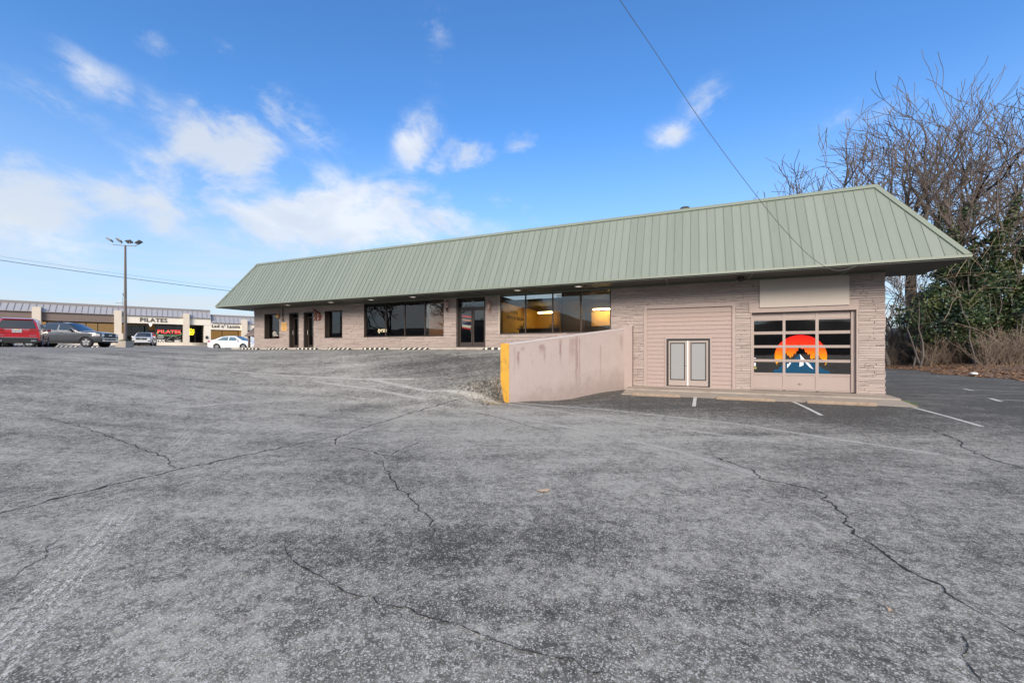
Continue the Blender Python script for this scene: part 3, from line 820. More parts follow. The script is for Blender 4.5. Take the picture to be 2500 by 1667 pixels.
# ---- windows and doors in the upper front
def window(name, x0, x1, z0, z1, mull, depth, label=None, fw=.05, top=.05, bottom=.06):
    f = MB(); y = FY + depth
    xs_ = [x0] + mull + [x1]
    f.box(x0, x1, y - .04, y + .04, z1 - top, z1); f.box(x0, x1, y - .045, y + .04, z0, z0 + bottom)
    f.box(x0, x0 + fw, y - .041, y + .04, z0 + bottom, z1 - top); f.box(x1 - fw, x1, y - .041, y + .04, z0 + bottom, z1 - top)
    for q in mull: f.box(q - fw * .55, q + fw * .55, y - .043, y + .04, z0 + bottom, z1 - top)
    if depth > .05:                   # dark metal lining of the reveal
        f.box(x0 - .004, x0 + .012, FY - .005, y - .045, z0, z1); f.box(x1 - .012, x1 + .004, FY - .005, y - .045, z0, z1)
        f.box(x0 + .012, x1 - .012, FY - .004, y - .045, z1 - .012, z1); f.box(x0 + .012, x1 - .012, FY - .015, y - .046, z0 - .002, z0 + .02)
    W = f.build(name, m_bronze, B, label=label)
    for a, b in zip(xs_[:-1], xs_[1:]):
        p = MB(); p.box(a + fw * .5, b - fw * .5, y - .006, y + .006, z0 + bottom * .9, z1 - top * .9)
        p.build('pane', m_glass, W)
    return W
window('window', -27.31, -25.81, .70, 2.42, [], .30)
window('window', -21.54, -20.05, .70, 2.42, [], .30)
window('storefront_window', -18.26, -12.56, .71, SOF - .03, [-16.69, -15.28, -13.87], .13, top=.07)
WR = window('storefront_window', -9.16, -3.47, .76, SOF - .03, [-7.71, -6.28, -4.87], .06, top=.07)
fb = MB(); fb.box(-9.19, -9.13, FY - .02, FY + .01, .74, SOF - .03); fb.build('edge_trim', m_signboard, WR)
for x0, x1 in ((-24.83, -23.92), (-23.45, -22.55)):
    f = MB(); y = FY + .3
    f.box(x0, x0 + .07, FY - .004, y + .03, .105, 2.42); f.box(x1 - .07, x1, FY - .004, y + .03, .105, 2.42); f.box(x0 + .07, x1 - .07, FY - .004, y + .03, 2.36, 2.42)
    f.box(x0 + .07, x1 - .07, y - .03, y + .03, 2.05, 2.12); f.box(x0 + .07, x1 - .07, y - .03, y + .03, .11, .26)
    f.box(x0 + .07, x0 + .15, y - .03, y + .03, .26, 2.05); f.box(x1 - .15, x1 - .07, y - .03, y + .03, .26, 2.05)
    D = f.build('glass_door', m_bronze, B)
    p = MB(); p.box(x0 + .15, x1 - .15, y - .006, y + .006, .26, 2.05); p.build('pane', m_glass, D)
    p = MB(); p.box(x0 + .07, x1 - .07, y - .006, y + .006, 2.12, 2.36); p.build('transom_pane', m_glass, D)
    h = MB(); h.tube([(x0 + .11, y - .03, .95), (x0 + .11, y - .09, .97), (x0 + .11, y - .09, 1.23), (x0 + .11, y - .03, 1.25)], .016, 6); h.build('handle', m_metal, D)
# main entry: double glass doors with transom, recessed between the two piers
x0, x1, y = -11.74, -9.98, FY + .16
f = MB()
f.box(x0, x0 + .12, FY - .003, y + .04, .105, SOF - .03); f.box(x1 - .06, x1, FY - .003, y + .04, .105, SOF - .03)
f.box(x0 + .12, x1 - .06, y - .05, y + .04, 2.16, 2.25); f.box(x0 + .12, x1 - .06, y - .05, y + .04, 2.68, SOF - .03); f.box(x0 + .12, x1 - .06, y - .06, y + .04, .105, .14)
EN = f.build('entry_doors', m_bronze, B)
p = MB(); p.box(x0 + .12, x1 - .06, y - .006, y + .006, 2.25, 2.68); p.build('transom_pane', m_glass, EN)
for a, b, hx in ((-11.62, -10.815, -10.87), (-10.795, -10.04, -10.74)):
    f = MB()
    f.box(a, a + .075, y - .035, y + .025, .14, 2.16); f.box(b - .075, b, y - .035, y + .025, .14, 2.16); f.box(a + .075, b - .075, y - .034, y + .025, 2.06, 2.16); f.box(a + .075, b - .075, y - .034, y + .025, .14, .36)
    f.box(a + .075, b - .075, y - .006, y + .006, .36, 2.06)
    f.mi[-6:] = [1] * 6
    f.tube([(hx, y - .035, .86), (hx, y - .1, .88), (hx, y - .1, 1.2), (hx, y - .035, 1.22)], .018, 6)
    f.build('door_leaf', [m_bronze, m_glass], EN)
text('suite_number', '212', .11, (-10.80, y - .012, 2.50), (pi / 2, 0, 0), m_whitepaint, EN, .001, 'CENTER', bold=.004)
text('suite_number', 'Suite 1-4', .12, (-10.80, y - .012, 2.36), (pi / 2, 0, 0), m_whitepaint, EN, .001, 'CENTER', bold=.004)

# ---- rooms behind the glass
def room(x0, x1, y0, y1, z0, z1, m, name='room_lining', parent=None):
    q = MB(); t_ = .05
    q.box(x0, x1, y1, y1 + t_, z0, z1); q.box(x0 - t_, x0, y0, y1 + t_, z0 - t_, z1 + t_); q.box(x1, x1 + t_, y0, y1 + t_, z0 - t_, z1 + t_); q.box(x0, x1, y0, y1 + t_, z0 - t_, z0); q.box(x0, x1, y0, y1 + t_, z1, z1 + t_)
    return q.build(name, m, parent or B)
yy = FY + .43
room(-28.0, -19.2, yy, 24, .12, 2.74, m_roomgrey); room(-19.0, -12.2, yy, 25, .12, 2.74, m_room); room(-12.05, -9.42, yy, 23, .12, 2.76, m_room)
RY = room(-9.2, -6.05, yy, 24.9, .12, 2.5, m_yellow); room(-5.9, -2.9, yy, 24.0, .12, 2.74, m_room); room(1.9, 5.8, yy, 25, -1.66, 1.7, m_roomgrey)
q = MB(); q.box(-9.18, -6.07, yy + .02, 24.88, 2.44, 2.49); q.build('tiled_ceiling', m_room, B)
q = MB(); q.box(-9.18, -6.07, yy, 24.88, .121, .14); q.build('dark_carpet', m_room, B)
for body, y0_, z_ in (('OZARK', 20.55, 1.98), ('MEDICAL BILLING', 20.05, 1.66)):
    text('wall_lettering', body, .235, (-9.19, y0_, z_), (pi / 2, 0, pi / 2), m_black, RY, .004, space=1.35, bold=.006, sx=1.0)

# ---- boarded bay with the double doors
s = MB()
s.box(-2.01, -1.885, FY - .035, FY + .1, -1.66, 1.90); s.box(1.455, 1.57, FY - .035, FY + .1, -1.66, 1.90); s.box(-1.885, 1.455, FY - .035, FY + .1, 1.77, 1.90)
BAY = s.build('boarded_bay', m_pink, B)
zs = [-1.66 + .1775 * i for i in range(20)]; zs[-1] = 1.77
for za, zb in zip(zs[:-1], zs[1:]):
    spans = [(-1.885, 1.455)] if za > .45 else [(-1.885, -1.13), (.70, 1.455)]
    for a, b in spans:
        top = zb
        p = MB(); p.hexa([(a, FY + .055, za + .004), (b, FY + .055, za + .004), (b, FY + .02, za + .004), (a, FY + .02, za + .004)], [(a, FY + .055, top), (b, FY + .055, top), (b, FY + .046, top), (a, FY + .046, top)])
        p.build('plank', m_plank, BAY)
p = MB(); p.box(-1.885, 1.455, FY + .056, FY + .1, -1.66, 1.77); p.build('sheathing', m_mortar, BAY)
s = MB(); s.box(-1.13, -1.07, FY - .01, FY + .06, -1.60, .50); s.box(.64, .70, FY - .01, FY + .06, -1.60, .50); s.box(-1.07, .64, FY - .01, FY + .06, .45, .50); s.box(-1.13, .70, FY - .012, FY + .06, -1.655, -1.601)
s.build('door_surround', m_pink, BAY)
DD = MB(); DD.box(-1.07, -.99, FY - .02, FY + .05, -1.58, .45); DD.box(.57, .64, FY - .02, FY + .05, -1.58, .45); DD.box(-.99, .57, FY - .02, FY + .05, .36, .45); DD.box(-1.07, .64, FY - .025, FY + .05, -1.60, -1.58)
DD = DD.build('double_door', m_black, B)
for a, b, hx in ((-.985, -.245, -.30), (-.195, .565, None)):
    ga, gb = (-.89, -.36) if hx else (-.075, .46)
    f = MB()
    f.box(a, ga - .035, FY + .0, FY + .045, -1.57, .355); f.box(gb + .035, b, FY + .0, FY + .045, -1.57, .355); f.box(ga - .035, gb + .035, FY + .0, FY + .045, .275, .355); f.box(ga - .035, gb + .035, FY + .0, FY + .045, -1.57, -1.33)
    L = f.build('door_leaf', m_taupe, DD)
    f = MB(); f.box(ga - .035, ga, FY - .012, FY + .045, -1.33, .275); f.box(gb, gb + .035, FY - .012, FY + .045, -1.33, .275); f.box(ga, gb, FY - .012, FY + .045, .24, .275); f.box(ga, gb, FY - .012, FY + .045, -1.33, -1.295)
    f.build('glazing_frame', m_black, DD)
    f = MB(); f.box(ga, gb, FY + .015, FY + .03, -1.295, .24); f.build('blind_pane', m_blind, DD)
f = MB(); f.box(-.245, -.195, FY - .015, FY + .045, -1.57, .355); f.build('astragal', m_whitepaint, DD)
f = MB(); f.lathe([(.0, -.075), (.028, -.07), (.034, -.05), (.018, -.03), (.018, 0), (.035, .0)], (-.30, FY, -.66), 'y', 10); f.lathe([(.0, -.02), (.025, -.018), (.028, 0)], (-.30, FY, -.56), 'y', 10); f.build('knob', m_metal, DD)

# ---- overhead garage door with painted glass
GY = FY + .2
s = MB(); s.box(2.06, 5.58, FY - .03, FY + .1, 1.46, 1.85); s.build('door_header', m_pink, B)
s = MB(); s.box(2.12, 2.15, FY - .01, GY + .06, -1.64, 1.46); s.build('door_jamb', m_gdoor, B)
s = MB(); s.box(5.512, 5.56, FY - .03, GY + .06, -1.66, 1.46); s.build('door_jamb', m_gdoor, B)
s = MB(); s.box(5.40, 5.511, GY - .07, GY - .03, -1.62, 1.44); s.build('door_track', m_gdoor, B)
cols = [2.25, 3.24, 3.33, 4.31, 4.41, 5.39]; rows = [1.14, .70, .59, .15, .05, -.41, -.51, -.95]
f = MB()
f.box(2.15, cols[0], GY - .025, GY + .025, -1.64, 1.455); f.box(cols[5], 5.51, GY - .025, GY + .025, -1.64, 1.455)
for a, b in ((cols[1], cols[2]), (cols[3], cols[4])): f.box(a, b, GY - .024, GY + .025, -1.62, 1.455)
for a, b in ((1.14, 1.22), (.59, .70), (.05, .15), (-.51, -.41), (-1.05, -.95), (-1.64, -1.53)):
    for c0, c1 in ((cols[0], cols[1]), (cols[2], cols[3]), (cols[4], cols[5])):
        mid = (a + b) / 2
        f.box(c0, c1, GY - .022, GY + .025, a, mid - .003); f.box(c0, c1, GY - .022, GY + .025, mid + .003, b)
GD = f.build('garage_door', m_gdoor, B)
for c0, c1 in ((cols[0], cols[1]), (cols[2], cols[3]), (cols[4], cols[5])):
    for a, b in ((1.22, 1.455), (-1.53, -1.05)):
        p = MB(); p.box(c0, c1, GY - .004, GY + .02, a, b); p.build('door_panel', m_gdoor, GD)
    for a, b in zip(rows[1::2], rows[0::2]):
        p = MB(); p.box(c0, c1, GY + .004, GY + .01, a, b); p.build('pane', m_glassg, GD)
p = MB(); p.tube([(3.78, GY - .03, -1.36), (3.78, GY - .06, -1.36), (3.86, GY - .06, -1.36), (3.86, GY - .03, -1.36)], .012, 6); p.lathe([(.0, -.035), (.045, -.03), (.045, 0)], (3.82, GY, -1.36), 'y', 10); p.build('pull_handle', m_gdoor, GD)
def g8(pts, Y): return [on_y(1800 + a * 400 / 2240, 720 + b * 280 / 1568, Y) for a, b in pts]
def decal(name, pts, m, dy):
    q = MB(); q.face([Vector((p.x, GY - .0015 - dy, p.z)) for p in g8(pts, GY)]); q.build(name, m, GD)
m_sun = bpy.data.materials.new('sunset_print'); m_sun.use_nodes = True
t_ = NT(m_sun.node_tree); z_ = t_.sep(t_.geo())[2]
t_.put(t_.n['Principled BSDF'].inputs['Base Color'], t_.ramp(t_.lin(z_, -.6, .56), [(0, (.90, .42, .008)), (.28, (.86, .22, .006)), (.62, (.80, .035, .006)), (1, (.72, .006, .006))]))
t_.n['Principled BSDF'].inputs['Roughness'].default_value = .6; t_.n['Principled BSDF'].inputs['Specular IOR Level'].default_value = .1
m_blue = mat('blue_print', (.008, .06, .125), .6, spec=.1); m_white = mat('white_print', (.68, .74, .80), .35)
arc = []
for i in range(41):
    a = radians(-28 + (360 - 124 - 0) * i / 40 * 1.0) if False else radians(205 - 230 * i / 40)
    arc.append((869 + 359 * cos(a), 838 - 292 * sin(a)))
arc = [(540, 962), (530, 938)] + arc + [(1212, 950)]
inner = [(1222, 918), (1208, 905), (1198, 885), (1172, 880), (1166, 905), (1160, 880), (1146, 872), (1140, 852), (1132, 880), (1122, 826), (1100, 835), (1096, 862), (1084, 858), (1078, 826), (1062, 822), (1058, 868), (1044, 872), (1038, 848), (1028, 875), (1016, 876), (996, 862), (1000, 815), (990, 797), (980, 815), (962, 812), (954, 782), (940, 790), (928, 778), (918, 742), (906, 728), (896, 740), (880, 735), (868, 728), (858, 700), (850, 690), (842, 655), (836, 690), (832, 725), (834, 755), (818, 768), (812, 748), (802, 798), (786, 806), (774, 790), (766, 822), (752, 846), (742, 826), (734, 858), (718, 856), (708, 820), (694, 832), (680, 818), (672, 785), (660, 800), (640, 855), (622, 868), (612, 885), (602, 862), (590, 888), (572, 925), (560, 905), (548, 940)]
decal('sun_decal', arc + inner, m_sun, 0)
decal('mountain_decal', [(490, 1074), (496, 1030), (522, 1012), (548, 1022), (560, 1005), (580, 985), (640, 920), (690, 885), (730, 905), (768, 882), (855, 806), (920, 880), (1005, 925), (1040, 912), (1075, 940), (1120, 975), (1205, 1030), (1240, 1028), (1262, 1045), (1275, 1074)], m_blue, .001)
decal('snow_decal', [(856, 808), (925, 884), (905, 905), (905, 958), (850, 982), (850, 900), (866, 872)], m_white, .002)
decal('snow_decal', [(910, 900), (985, 935), (1042, 1018), (985, 985)], m_white, .002)
decal('snow_decal', [(682, 938), (700, 945), (716, 918), (736, 932), (712, 962), (681, 1000)], m_white, .002)
decal('sticker', [(232, 925), (252, 925), (252, 972), (232, 972)], m_white, .001)
decal('sticker', [(230, 985), (262, 983), (262, 1006), (246, 1014), (230, 1006)], mat('olive_print', (.30, .28, .06), .4), .001)
decal('sticker', [(226, 862), (238, 855), (252, 860), (256, 868), (240, 873)], m_white, .001)

# ------------------------------------------------------------------ things fixed to the building
sb = MB(); sb.box(2.42, 5.285, FY - .085, FY - .032, 1.645, 2.765)
sb.build('sign_board', m_signboard, None, label='large blank beige sign board above the garage door', cat='sign board')

def sconce(x, z, label, tail):
    e = empty('wall_lantern', (x, FY - .02, z), label, 'wall lamp', 'lanterns beside the entry')
    m_l = mat('pink_lantern', (.43, .255, .20), .6, var=.15, vscale=9)
    m = MB(); m.lathe([(.0, .03), (.07, .025), (.075, 0)], (x, FY - .02, z - .02), 'y', 12); m.tube([(x, FY - .02, z - .1), (x, FY - .1, z - .2), (x, FY - .17, z - .08), (x, FY - .17, z + .02)], .018, 6); m.build('bracket', m_l, e)
    m = MB(); m.lathe([(.10, 0), (.085, -.22), (.05, -.26), (.0, -.27)], (x, FY - .17, z + .28), 'z', 6); m.build('lamp_glass', mat('lantern_glass', (.42, .30, .25), .3), e)
    m = MB(); m.lathe([(.0, .17), (.02, .15), (.03, .09), (.12, .02), (.13, -.01), (.10, -.02)], (x, FY - .17, z + .29), 'z', 10); m.build('lamp_cap', m_l, e)
    if tail:
        m = MB(); m.lathe([(.0, 0), (.04, .03), (.03, .08), (.055, .13), (.02, .2)], (x, FY - .17, z - .2), 'z', 10); m.build('finial', m_black, e)
p = on_y(1095, 752, FY); sconce(p.x, p.z, 'pink wall lantern with black finial on the pier left of the entry doors', True)
p = on_y(1197, 752, FY); sconce(p.x, p.z - .08, 'pink wall lantern on the pier right of the entry doors', False)

m_lens = mat('frosted_lens', (.62, .62, .60), .4, emit=(1, .93, .85), estr=.4)
names = ['soffit light above the first glass door', 'soffit light above the small window with the white sign', 'soffit light over the left end of the curtained storefront', 'soffit light over the right half of the curtained storefront', 'soffit light over the yellow lit window', 'soffit light over the sheer curtained window panes']
for (x, y), nm in zip(((-23.37, 17.8), (-19.62, 17.75), (-16.58, 17.79), (-13.64, 17.72), (-7.58, 17.7), (-4.64, 17.7)), names):
    m = MB(); m.lathe([(.19, 0), (.19, -.025), (.15, -.03), (.14, -.012)], (x, y, ZE - .02), 'z', 20)
    e = empty('soffit_light', (x, y, ZE - .02), 'round recessed ' + nm, 'ceiling light', 'recessed lights in the soffit')
    m.build('trim_ring', m_signboard, e)
    m = MB(); m.lathe([(.14, -.014), (.08, -.022), (.0, -.024)], (x, y, ZE - .02), 'z', 20); m.build('lens', m_lens, e)
p = Vector((1.66, 17.95, ZE - .02))
e = empty('security_camera', p, 'black dome security light under the soffit left of the blank sign', 'security camera')
m = MB(); m.lathe([(.13, 0), (.13, -.03), (.09, -.06)], p, 'z', 14); m.build('base', m_black, e)
m = MB(); m.lathe([(.12, -.04), (.12, -.12), (.07, -.19), (0, -.2)], p, 'z', 14); m.build('dome', m_black, e)
# rusty horse cut-out on the wall
hp = on_y(774, 770, FY); m = MB(); m_rust = mat('rusty_red_metal', (.20, .055, .03), .7, var=.3, vscale=12)
def hs(*pts, r=.035): m.tube([(hp.x + a, FY - .05, hp.z + b) for a, b in pts], r, 5)
hs((-.24, .42), (-.26, .30), (-.15, .36), (-.06, .22), r=.05); hs((-.06, .22), (.16, .14), (.30, .12), r=.07); hs((.30, .14), (.38, .02), (.37, -.2), r=.03)
hs((-.08, .2), (-.16, -.02), (-.10, -.22), (-.20, -.32)); hs((-.02, .16), (.02, -.05), (-.05, -.25), (.02, -.34)); hs((.26, .1), (.2, -.08), (.26, -.25), (.18, -.34)); hs((.3, .1), (.33, -.1), (.30, -.30))
m.build('horse_ornament', m_rust, None, label='rusty red metal horse ornament on the wall beside the second glass door', cat='wall ornament')
# yellow notice, conduit
a, b = on_y(688, 788, FY), on_y(701, 808, FY)
m = MB(); m.box(a.x, b.x, FY - .03, FY - .018, b.z, a.z)
e = empty('wall_notice', ((a.x + b.x) / 2, FY, b.z), 'faded yellow notice on the stone wall beside the first glass door', 'notice')
m.build('board', mat('faded_yellow', (.60, .36, .13), .7, var=.15, vscale=9), e)
m = MB()
for i in range(4): m.box(a.x + .08, b.x - .08 - .1 * (i % 2), FY - .034, FY - .031, a.z - .16 - .14 * i, a.z - .12 - .14 * i)
m.build('printed_lines', mat('brown_print', (.40, .20, .06), .7), e)
c0 = on_y(692, 749, FY); c1 = on_y(692, 779, FY)
e = empty('conduit', (c0.x, FY - .05, c1.z), 'thin dark conduit running down from the soffit to a small box', 'conduit')
m = MB(); m.tube([(c0.x, FY - .05, ZE - .02), (c0.x, FY - .05, c1.z)], .028, 6); m.build('pipe', mat('dark_pipe', (.05, .035, .03), .6), e)
m = MB(); m.box(c0.x - .08, c0.x + .08, FY - .09, FY - .015, c1.z - .12, c1.z); m.build('junction_box', mat('pipe_box', (.14, .10, .09), .6), e)
c = on_y(682, 770, FY)
m = MB(); m.lathe([(.05, 0), (.05, -.06), (.12, -.12), (.10, -.26), (.0, -.27)], (c.x, FY - .12, c.z + .1), 'z', 10); m.tube([(c.x, FY, c.z + .1), (c.x, FY - .12, c.z + .14), (c.x, FY - .12, c.z + .08)], .02, 6)
m.build('amber_lamp', mat('amber_glass', (.62, .33, .10), .35), None, label='small amber wall lamp at the corner of the leftmost window', cat='wall lamp')

# ------------------------------------------------------------------ inside
def curtain(x0, x1, y, z0, z1, m, label, n=9, amp=.05, group=None, seed=0):
    q = random.Random(seed); ph = [q.uniform(0, 6) for _ in range(4)]
    f = lambda a, b: (x0 + (x1 - x0) * a, y + amp * (sin(a * n * 6.28 + ph[0]) + .5 * sin(a * n * 2.7 * 6.28 + ph[1])) * (.6 + .4 * b), z0 + (z1 - z0) * (1 - b))
    o = MB(); o.grid(f, n * 10, 4)
    return o.build('curtain', m, None, smooth=True, label=label, cat='curtain', group=group)
curtain(-18.1, -17.55, FY + .38, .74, 2.7, m_curtain, 'narrow brown curtain at the left edge of the left storefront window', 4, seed=1, group='brown curtains')
curtain(-17.4, -16.72, FY + .38, .74, 2.7, m_curtain, 'brown curtain behind the cream script in the left storefront window', 5, seed=2, group='brown curtains')
curtain(-13.82, -12.62, FY + .38, .74, 2.7, m_curtain, 'wide brown curtain filling the pane next to the entry pier', 8, seed=3, group='brown curtains')
curtain(-6.2, -3.5, FY + .38, .78, 2.7, m_sheer, 'sheer grey curtain across the right storefront panes', 22, .03, seed=4)
text('script_sign', 'tyrza', .34, (-17.32, FY + .115, 1.02), (pi / 2, 0, 0), mat('cream_print', (.80, .70, .45), .6), None, .002, shear=.3, bold=.006, label='cream script lettering low on the left storefront glass', cat='sign lettering')
m_tube = mat('lit_tube', (1, .8, .4), .5, emit=(1.0, .76, .36), estr=120)
def tubelight(x0, x1, y, z, label):
    e = empty('tube_light', ((x0 + x1) / 2, y, z), label, 'tube light', 'lit ceiling tubes')
    m = MB(); m.box(x0, x1, y - .06, y + .06, z, z + .06); m.build('fitting', m_whitepaint, e)
    m = MB(); m.tube([(x0 + .03, y, z - .03), (x1 - .03, y, z - .03)], .025, 8); m.build('tube', m_tube, e)
tubelight(-8.25, -7.35, 22.3, 2.13, 'glowing tube light on the ceiling of the yellow room'); tubelight(-5.3, -4.0, 23.4, 2.3, 'glowing tube light behind the sheer curtain')
q = MB(); q.box(-5.5, -3.9, 23.93, 23.97, 1.35, 2.2); q.build('lit_opening_panel', m_yellow, None, label='yellow panel standing in for a lit opening behind the sheer curtain', cat='wall panel')  # added yellow panel stands for a lit opening in the back wall
e = empty('reception_desk', (-7.6, 21.2, .12), 'dark reception desk in the yellow room', 'desk')
q = MB(); q.box(-8.9, -6.4, 21.0, 21.6, .12, 1.08); q.build('front', mat('dark_wood', (.03, .02, .016), .6), e)
q = MB(); q.box(-9.0, -6.3, 20.9, 21.7, 1.08, 1.13); q.build('top', mat('desk_top', (.06, .045, .035), .4), e)
q = MB(); q.box(-7.15, -6.6, 21.1, 21.5, 1.13, 1.32); q.build('paper_tray', mat('cardboard', (.45, .30, .12), .8), None, label='tan box of papers on the reception desk', cat='box')
e = empty('potted_plant', (-8.35, 20.2, .12), 'spiky dark potted plant at the left of the yellow room window', 'plant')
q = MB(); q.lathe([(.14, 0), (.18, .35), (.16, .36), (0, .34)], (-8.35, 20.2, .12), 'z', 12); q.build('pot', m_black, e)
q = MB(); pr = random.Random(8); q.tube([(-8.35, 20.2, .4), (-8.35, 20.2, 1.15)], .02, 5)
for i in range(46):
    a = pr.uniform(0, 6.28); l = pr.uniform(.25, .5); el = pr.uniform(-.3, 1.2); h = pr.uniform(.85, 1.15)
    p = Vector((-8.35, 20.2, h)); d = Vector((cos(a) * cos(el), sin(a) * cos(el), sin(el))); n = Vector((-sin(a), cos(a), 0)) * .025
    q.face([p - n * .5, p + d * l * .5 - n, p + d * l, p + d * l * .5 + n])
q.build('fronds', m_ivyd, e)
# window dressing on the left: white poster sign in the small window
q = MB(); q.box(-21.25, -20.08, FY + .34, FY + .35, 1.25, 1.85); e = empty('window_poster', (-20.6, FY + .34, 1.25), 'grey white poster with small print in the small window', 'poster'); q.build('sheet', mat('poster_paper', (.50, .49, .50), .6), e)
q = MB(); pr = random.Random(4)
for i in range(4):
    x = -21.0 + (.35 - .08 * i)
    while x < -20.25: l = pr.uniform(.05, .16); q.box(x, x + l, FY + .335, FY + .339, 1.72 - .13 * i, 1.76 - .13 * i); x += l + pr.uniform(.04, .2)
q.build('print', m_black, e)
q = MB(); q.grid(lambda a, b: (-20.7 + .55 * b * cos(a * 2 * pi), FY + .345, 2.25 + .22 * b * sin(a * 2 * pi)), 20, 1); q.build('round_sticker', mat('teal_print', (.12, .30, .27), .5), None, label='round teal sticker at the top of the small window', cat='sticker')
# lit banner inside the left entry door
e = empty('window_sign', (-11.2, FY + .35, 1.1), 'red white and blue lit sign behind the left entry door', 'sign')
for i, (za, zb, cc) in enumerate(((1.72, 1.80, (.75, .03, .06)), (1.50, 1.62, (.45, .28, .2)), (1.30, 1.48, (.02, .03, .10)), (1.16, 1.30, (.72, .80, .78)), (1.08, 1.15, (.62, .04, .06)))):
    q = MB(); q.face([(-11.58, FY + .34, za + .05), (-10.9, FY + .34, za - .05), (-10.9, FY + .34, zb - .05), (-11.58, FY + .34, zb + .05)]); q.build('band', mat('sign_band', cc, .5, emit=cc, estr=.4), e)

# ------------------------------------------------------------------ retaining wall
wd_ = (W1 - W0); WL = wd_.length; wt = wd_.normalized(); wn = Vector((-wt.y, wt.x))    # wn points to the lower lot side?
if wn.x < 0: wn = -wn
TH_W = .46
RW = empty('retaining_wall', (W0.x, W0.y, -1.7), 'pink retaining wall with dark drip stains and a yellow painted end', 'wall')
def wtop(s): return .95 + (.165 - .95) * s / WL
def wp(s, o, z): q = W0 + wt * s + wn * o; return Vector((q.x, q.y, z))
m = MB(); m.uv = []
NS, NZ = 60, 14
wr = random.Random(9)
for i in range(NS + 1):
    s = WL * i / NS
    for j in range(NZ + 1):
        z = wtop(s) + (-2.5 - wtop(s)) * j / NZ
        m.v.append(wp(s, wr.uniform(-.0015, .0015), z)); m.uv.append((WL - s, wtop(s) - z))
for i in range(NS):
    for j in range(NZ):
        a = i * (NZ + 1) + j; m.f.append((a, a + NZ + 1, a + NZ + 2, a + 1)); m.mi.append(0)
def wq(pts, uvs):
    b = len(m.v); m.v.extend(pts); m.uv.extend(uvs); m.f.append(tuple(range(b, b + 4))); m.mi.append(0)
wq([wp(0, 0, wtop(0)), wp(WL, 0, wtop(WL)), wp(WL, -TH_W, wtop(WL)), wp(0, -TH_W, wtop(0))], [(WL, 0), (0, 0), (0, 0), (WL, 0)])
wq([wp(0, -TH_W, -2.5), wp(WL, -TH_W, -2.5), wp(WL, -TH_W, wtop(WL)), wp(0, -TH_W, wtop(0))], [(9, 2.6), (8, 2.6), (8, 0), (9, 0)])
wq([wp(WL, 0, -2.5), wp(WL, -TH_W, -2.5), wp(WL, -TH_W, wtop(WL)), wp(WL, 0, wtop(WL))], [(8, 2.6), (8, 2.6), (8, 0), (8, 0)])
m.build('wall_body', concrete_wall_material(), RW)
m = MB(); m.hexa([wp(.1, .012, wtop(.1) - .02), wp(.1, -TH_W, wtop(.1) - .02), wp(.1, -TH_W, wtop(.1) + .025), wp(.1, .012, wtop(.1) + .025)], [wp(WL, .012, wtop(WL) - .02), wp(WL, -TH_W, wtop(WL) - .02), wp(WL, -TH_W, wtop(WL) + .025), wp(WL, .012, wtop(WL) + .025)])
m.build('coping', mat('worn_white_coping', (.62, .56, .54), .6, var=.1, vscale=6), RW)
m = MB(); m.hexa([wp(WL - .0, .016, -2.4), wp(WL + .035, .016, -2.4), wp(WL + .035, -TH_W - .01, -2.4), wp(WL - .0, -TH_W - .01, -2.4)], [wp(WL - .0, .016, wtop(WL) + .035), wp(WL + .035, .016, wtop(WL) + .035), wp(WL + .035, -TH_W - .01, wtop(WL) + .035), wp(WL, -TH_W - .01, wtop(WL) + .035)])
m.build('painted_end', m_yellowp, RW)
m = MB(); m.hexa([(-2.86, 18.55, -1.9), (-2.46, 18.55, -1.9), (-2.46, 18.97, -1.9), (-2.86, 18.97, -1.9)], [(-2.86, 18.55, 1.02), (-2.46, 18.55, 1.02), (-2.46, 18.97, 1.02), (-2.86, 18.97, 1.02)])
m.build('end_pier', m_pink, RW)

# ------------------------------------------------------------------ wheel stops
def rubber_stop(loc, rz, label, L=1.82, seed=0):
    e = empty('rubber_wheel_stop', loc, label, 'wheel stop', 'striped rubber wheel stops on the upper lot', rz)
    m = MB(); a, h = .08, .10
    m.hexa([(-L / 2, -a, 0), (L / 2, -a, 0), (L / 2, a, 0), (-L / 2, a, 0)], [(-L / 2 + .1, -a * .55, h), (L / 2 - .1, -a * .55, h), (L / 2 - .1, a * .55, h), (-L / 2 + .1, a * .55, h)])
    m.build('rubber_body', m_rubber, e, local=True)
    m = MB(); sk = .07 if seed % 2 else -.0
    for i in range(5):
        x = -L / 2 + .16 + (L - .42) * i / 4
        for (y0, z0, y1, z1) in ((-a - .004, .004, -a * .55 - .004, h + .003), (-a * .55 - .004, h + .003, a * .55, h + .003)):
            m.face([(x - sk, y0, z0), (x + .12 - sk, y0, z0), (x + .12 + sk, y1, z1), (x + sk, y1, z1)])
    m.build('white_stripe', m_stripe, e, local=True)
    return e
lab = ['before the leftmost window', 'before the first glass door', 'between the second glass door and the small window', 'right of the small window', 'before the left storefront window panes', 'before the curtained pane left of the entry', 'partly behind the yellow wall end']
for i, (a, b) in enumerate(((-27.81, -26.02), (-25.2, -23.3), (-22.49, -20.66), (-19.83, -18.02), (-17.11, -15.3), (-14.44, -12.61), (-9.45, -7.6))):
    x = (a + b) / 2; rubber_stop((x, 17.72, ground(x, 17.72) - .004), 0, 'black rubber wheel stop with white stripes ' + lab[i], seed=i)
lab = ['behind the left front wheel of the white sedan', 'under the middle of the white sedan', 'on open asphalt left of the white sedan', 'on asphalt right of the white utility car', 'before the white utility car']
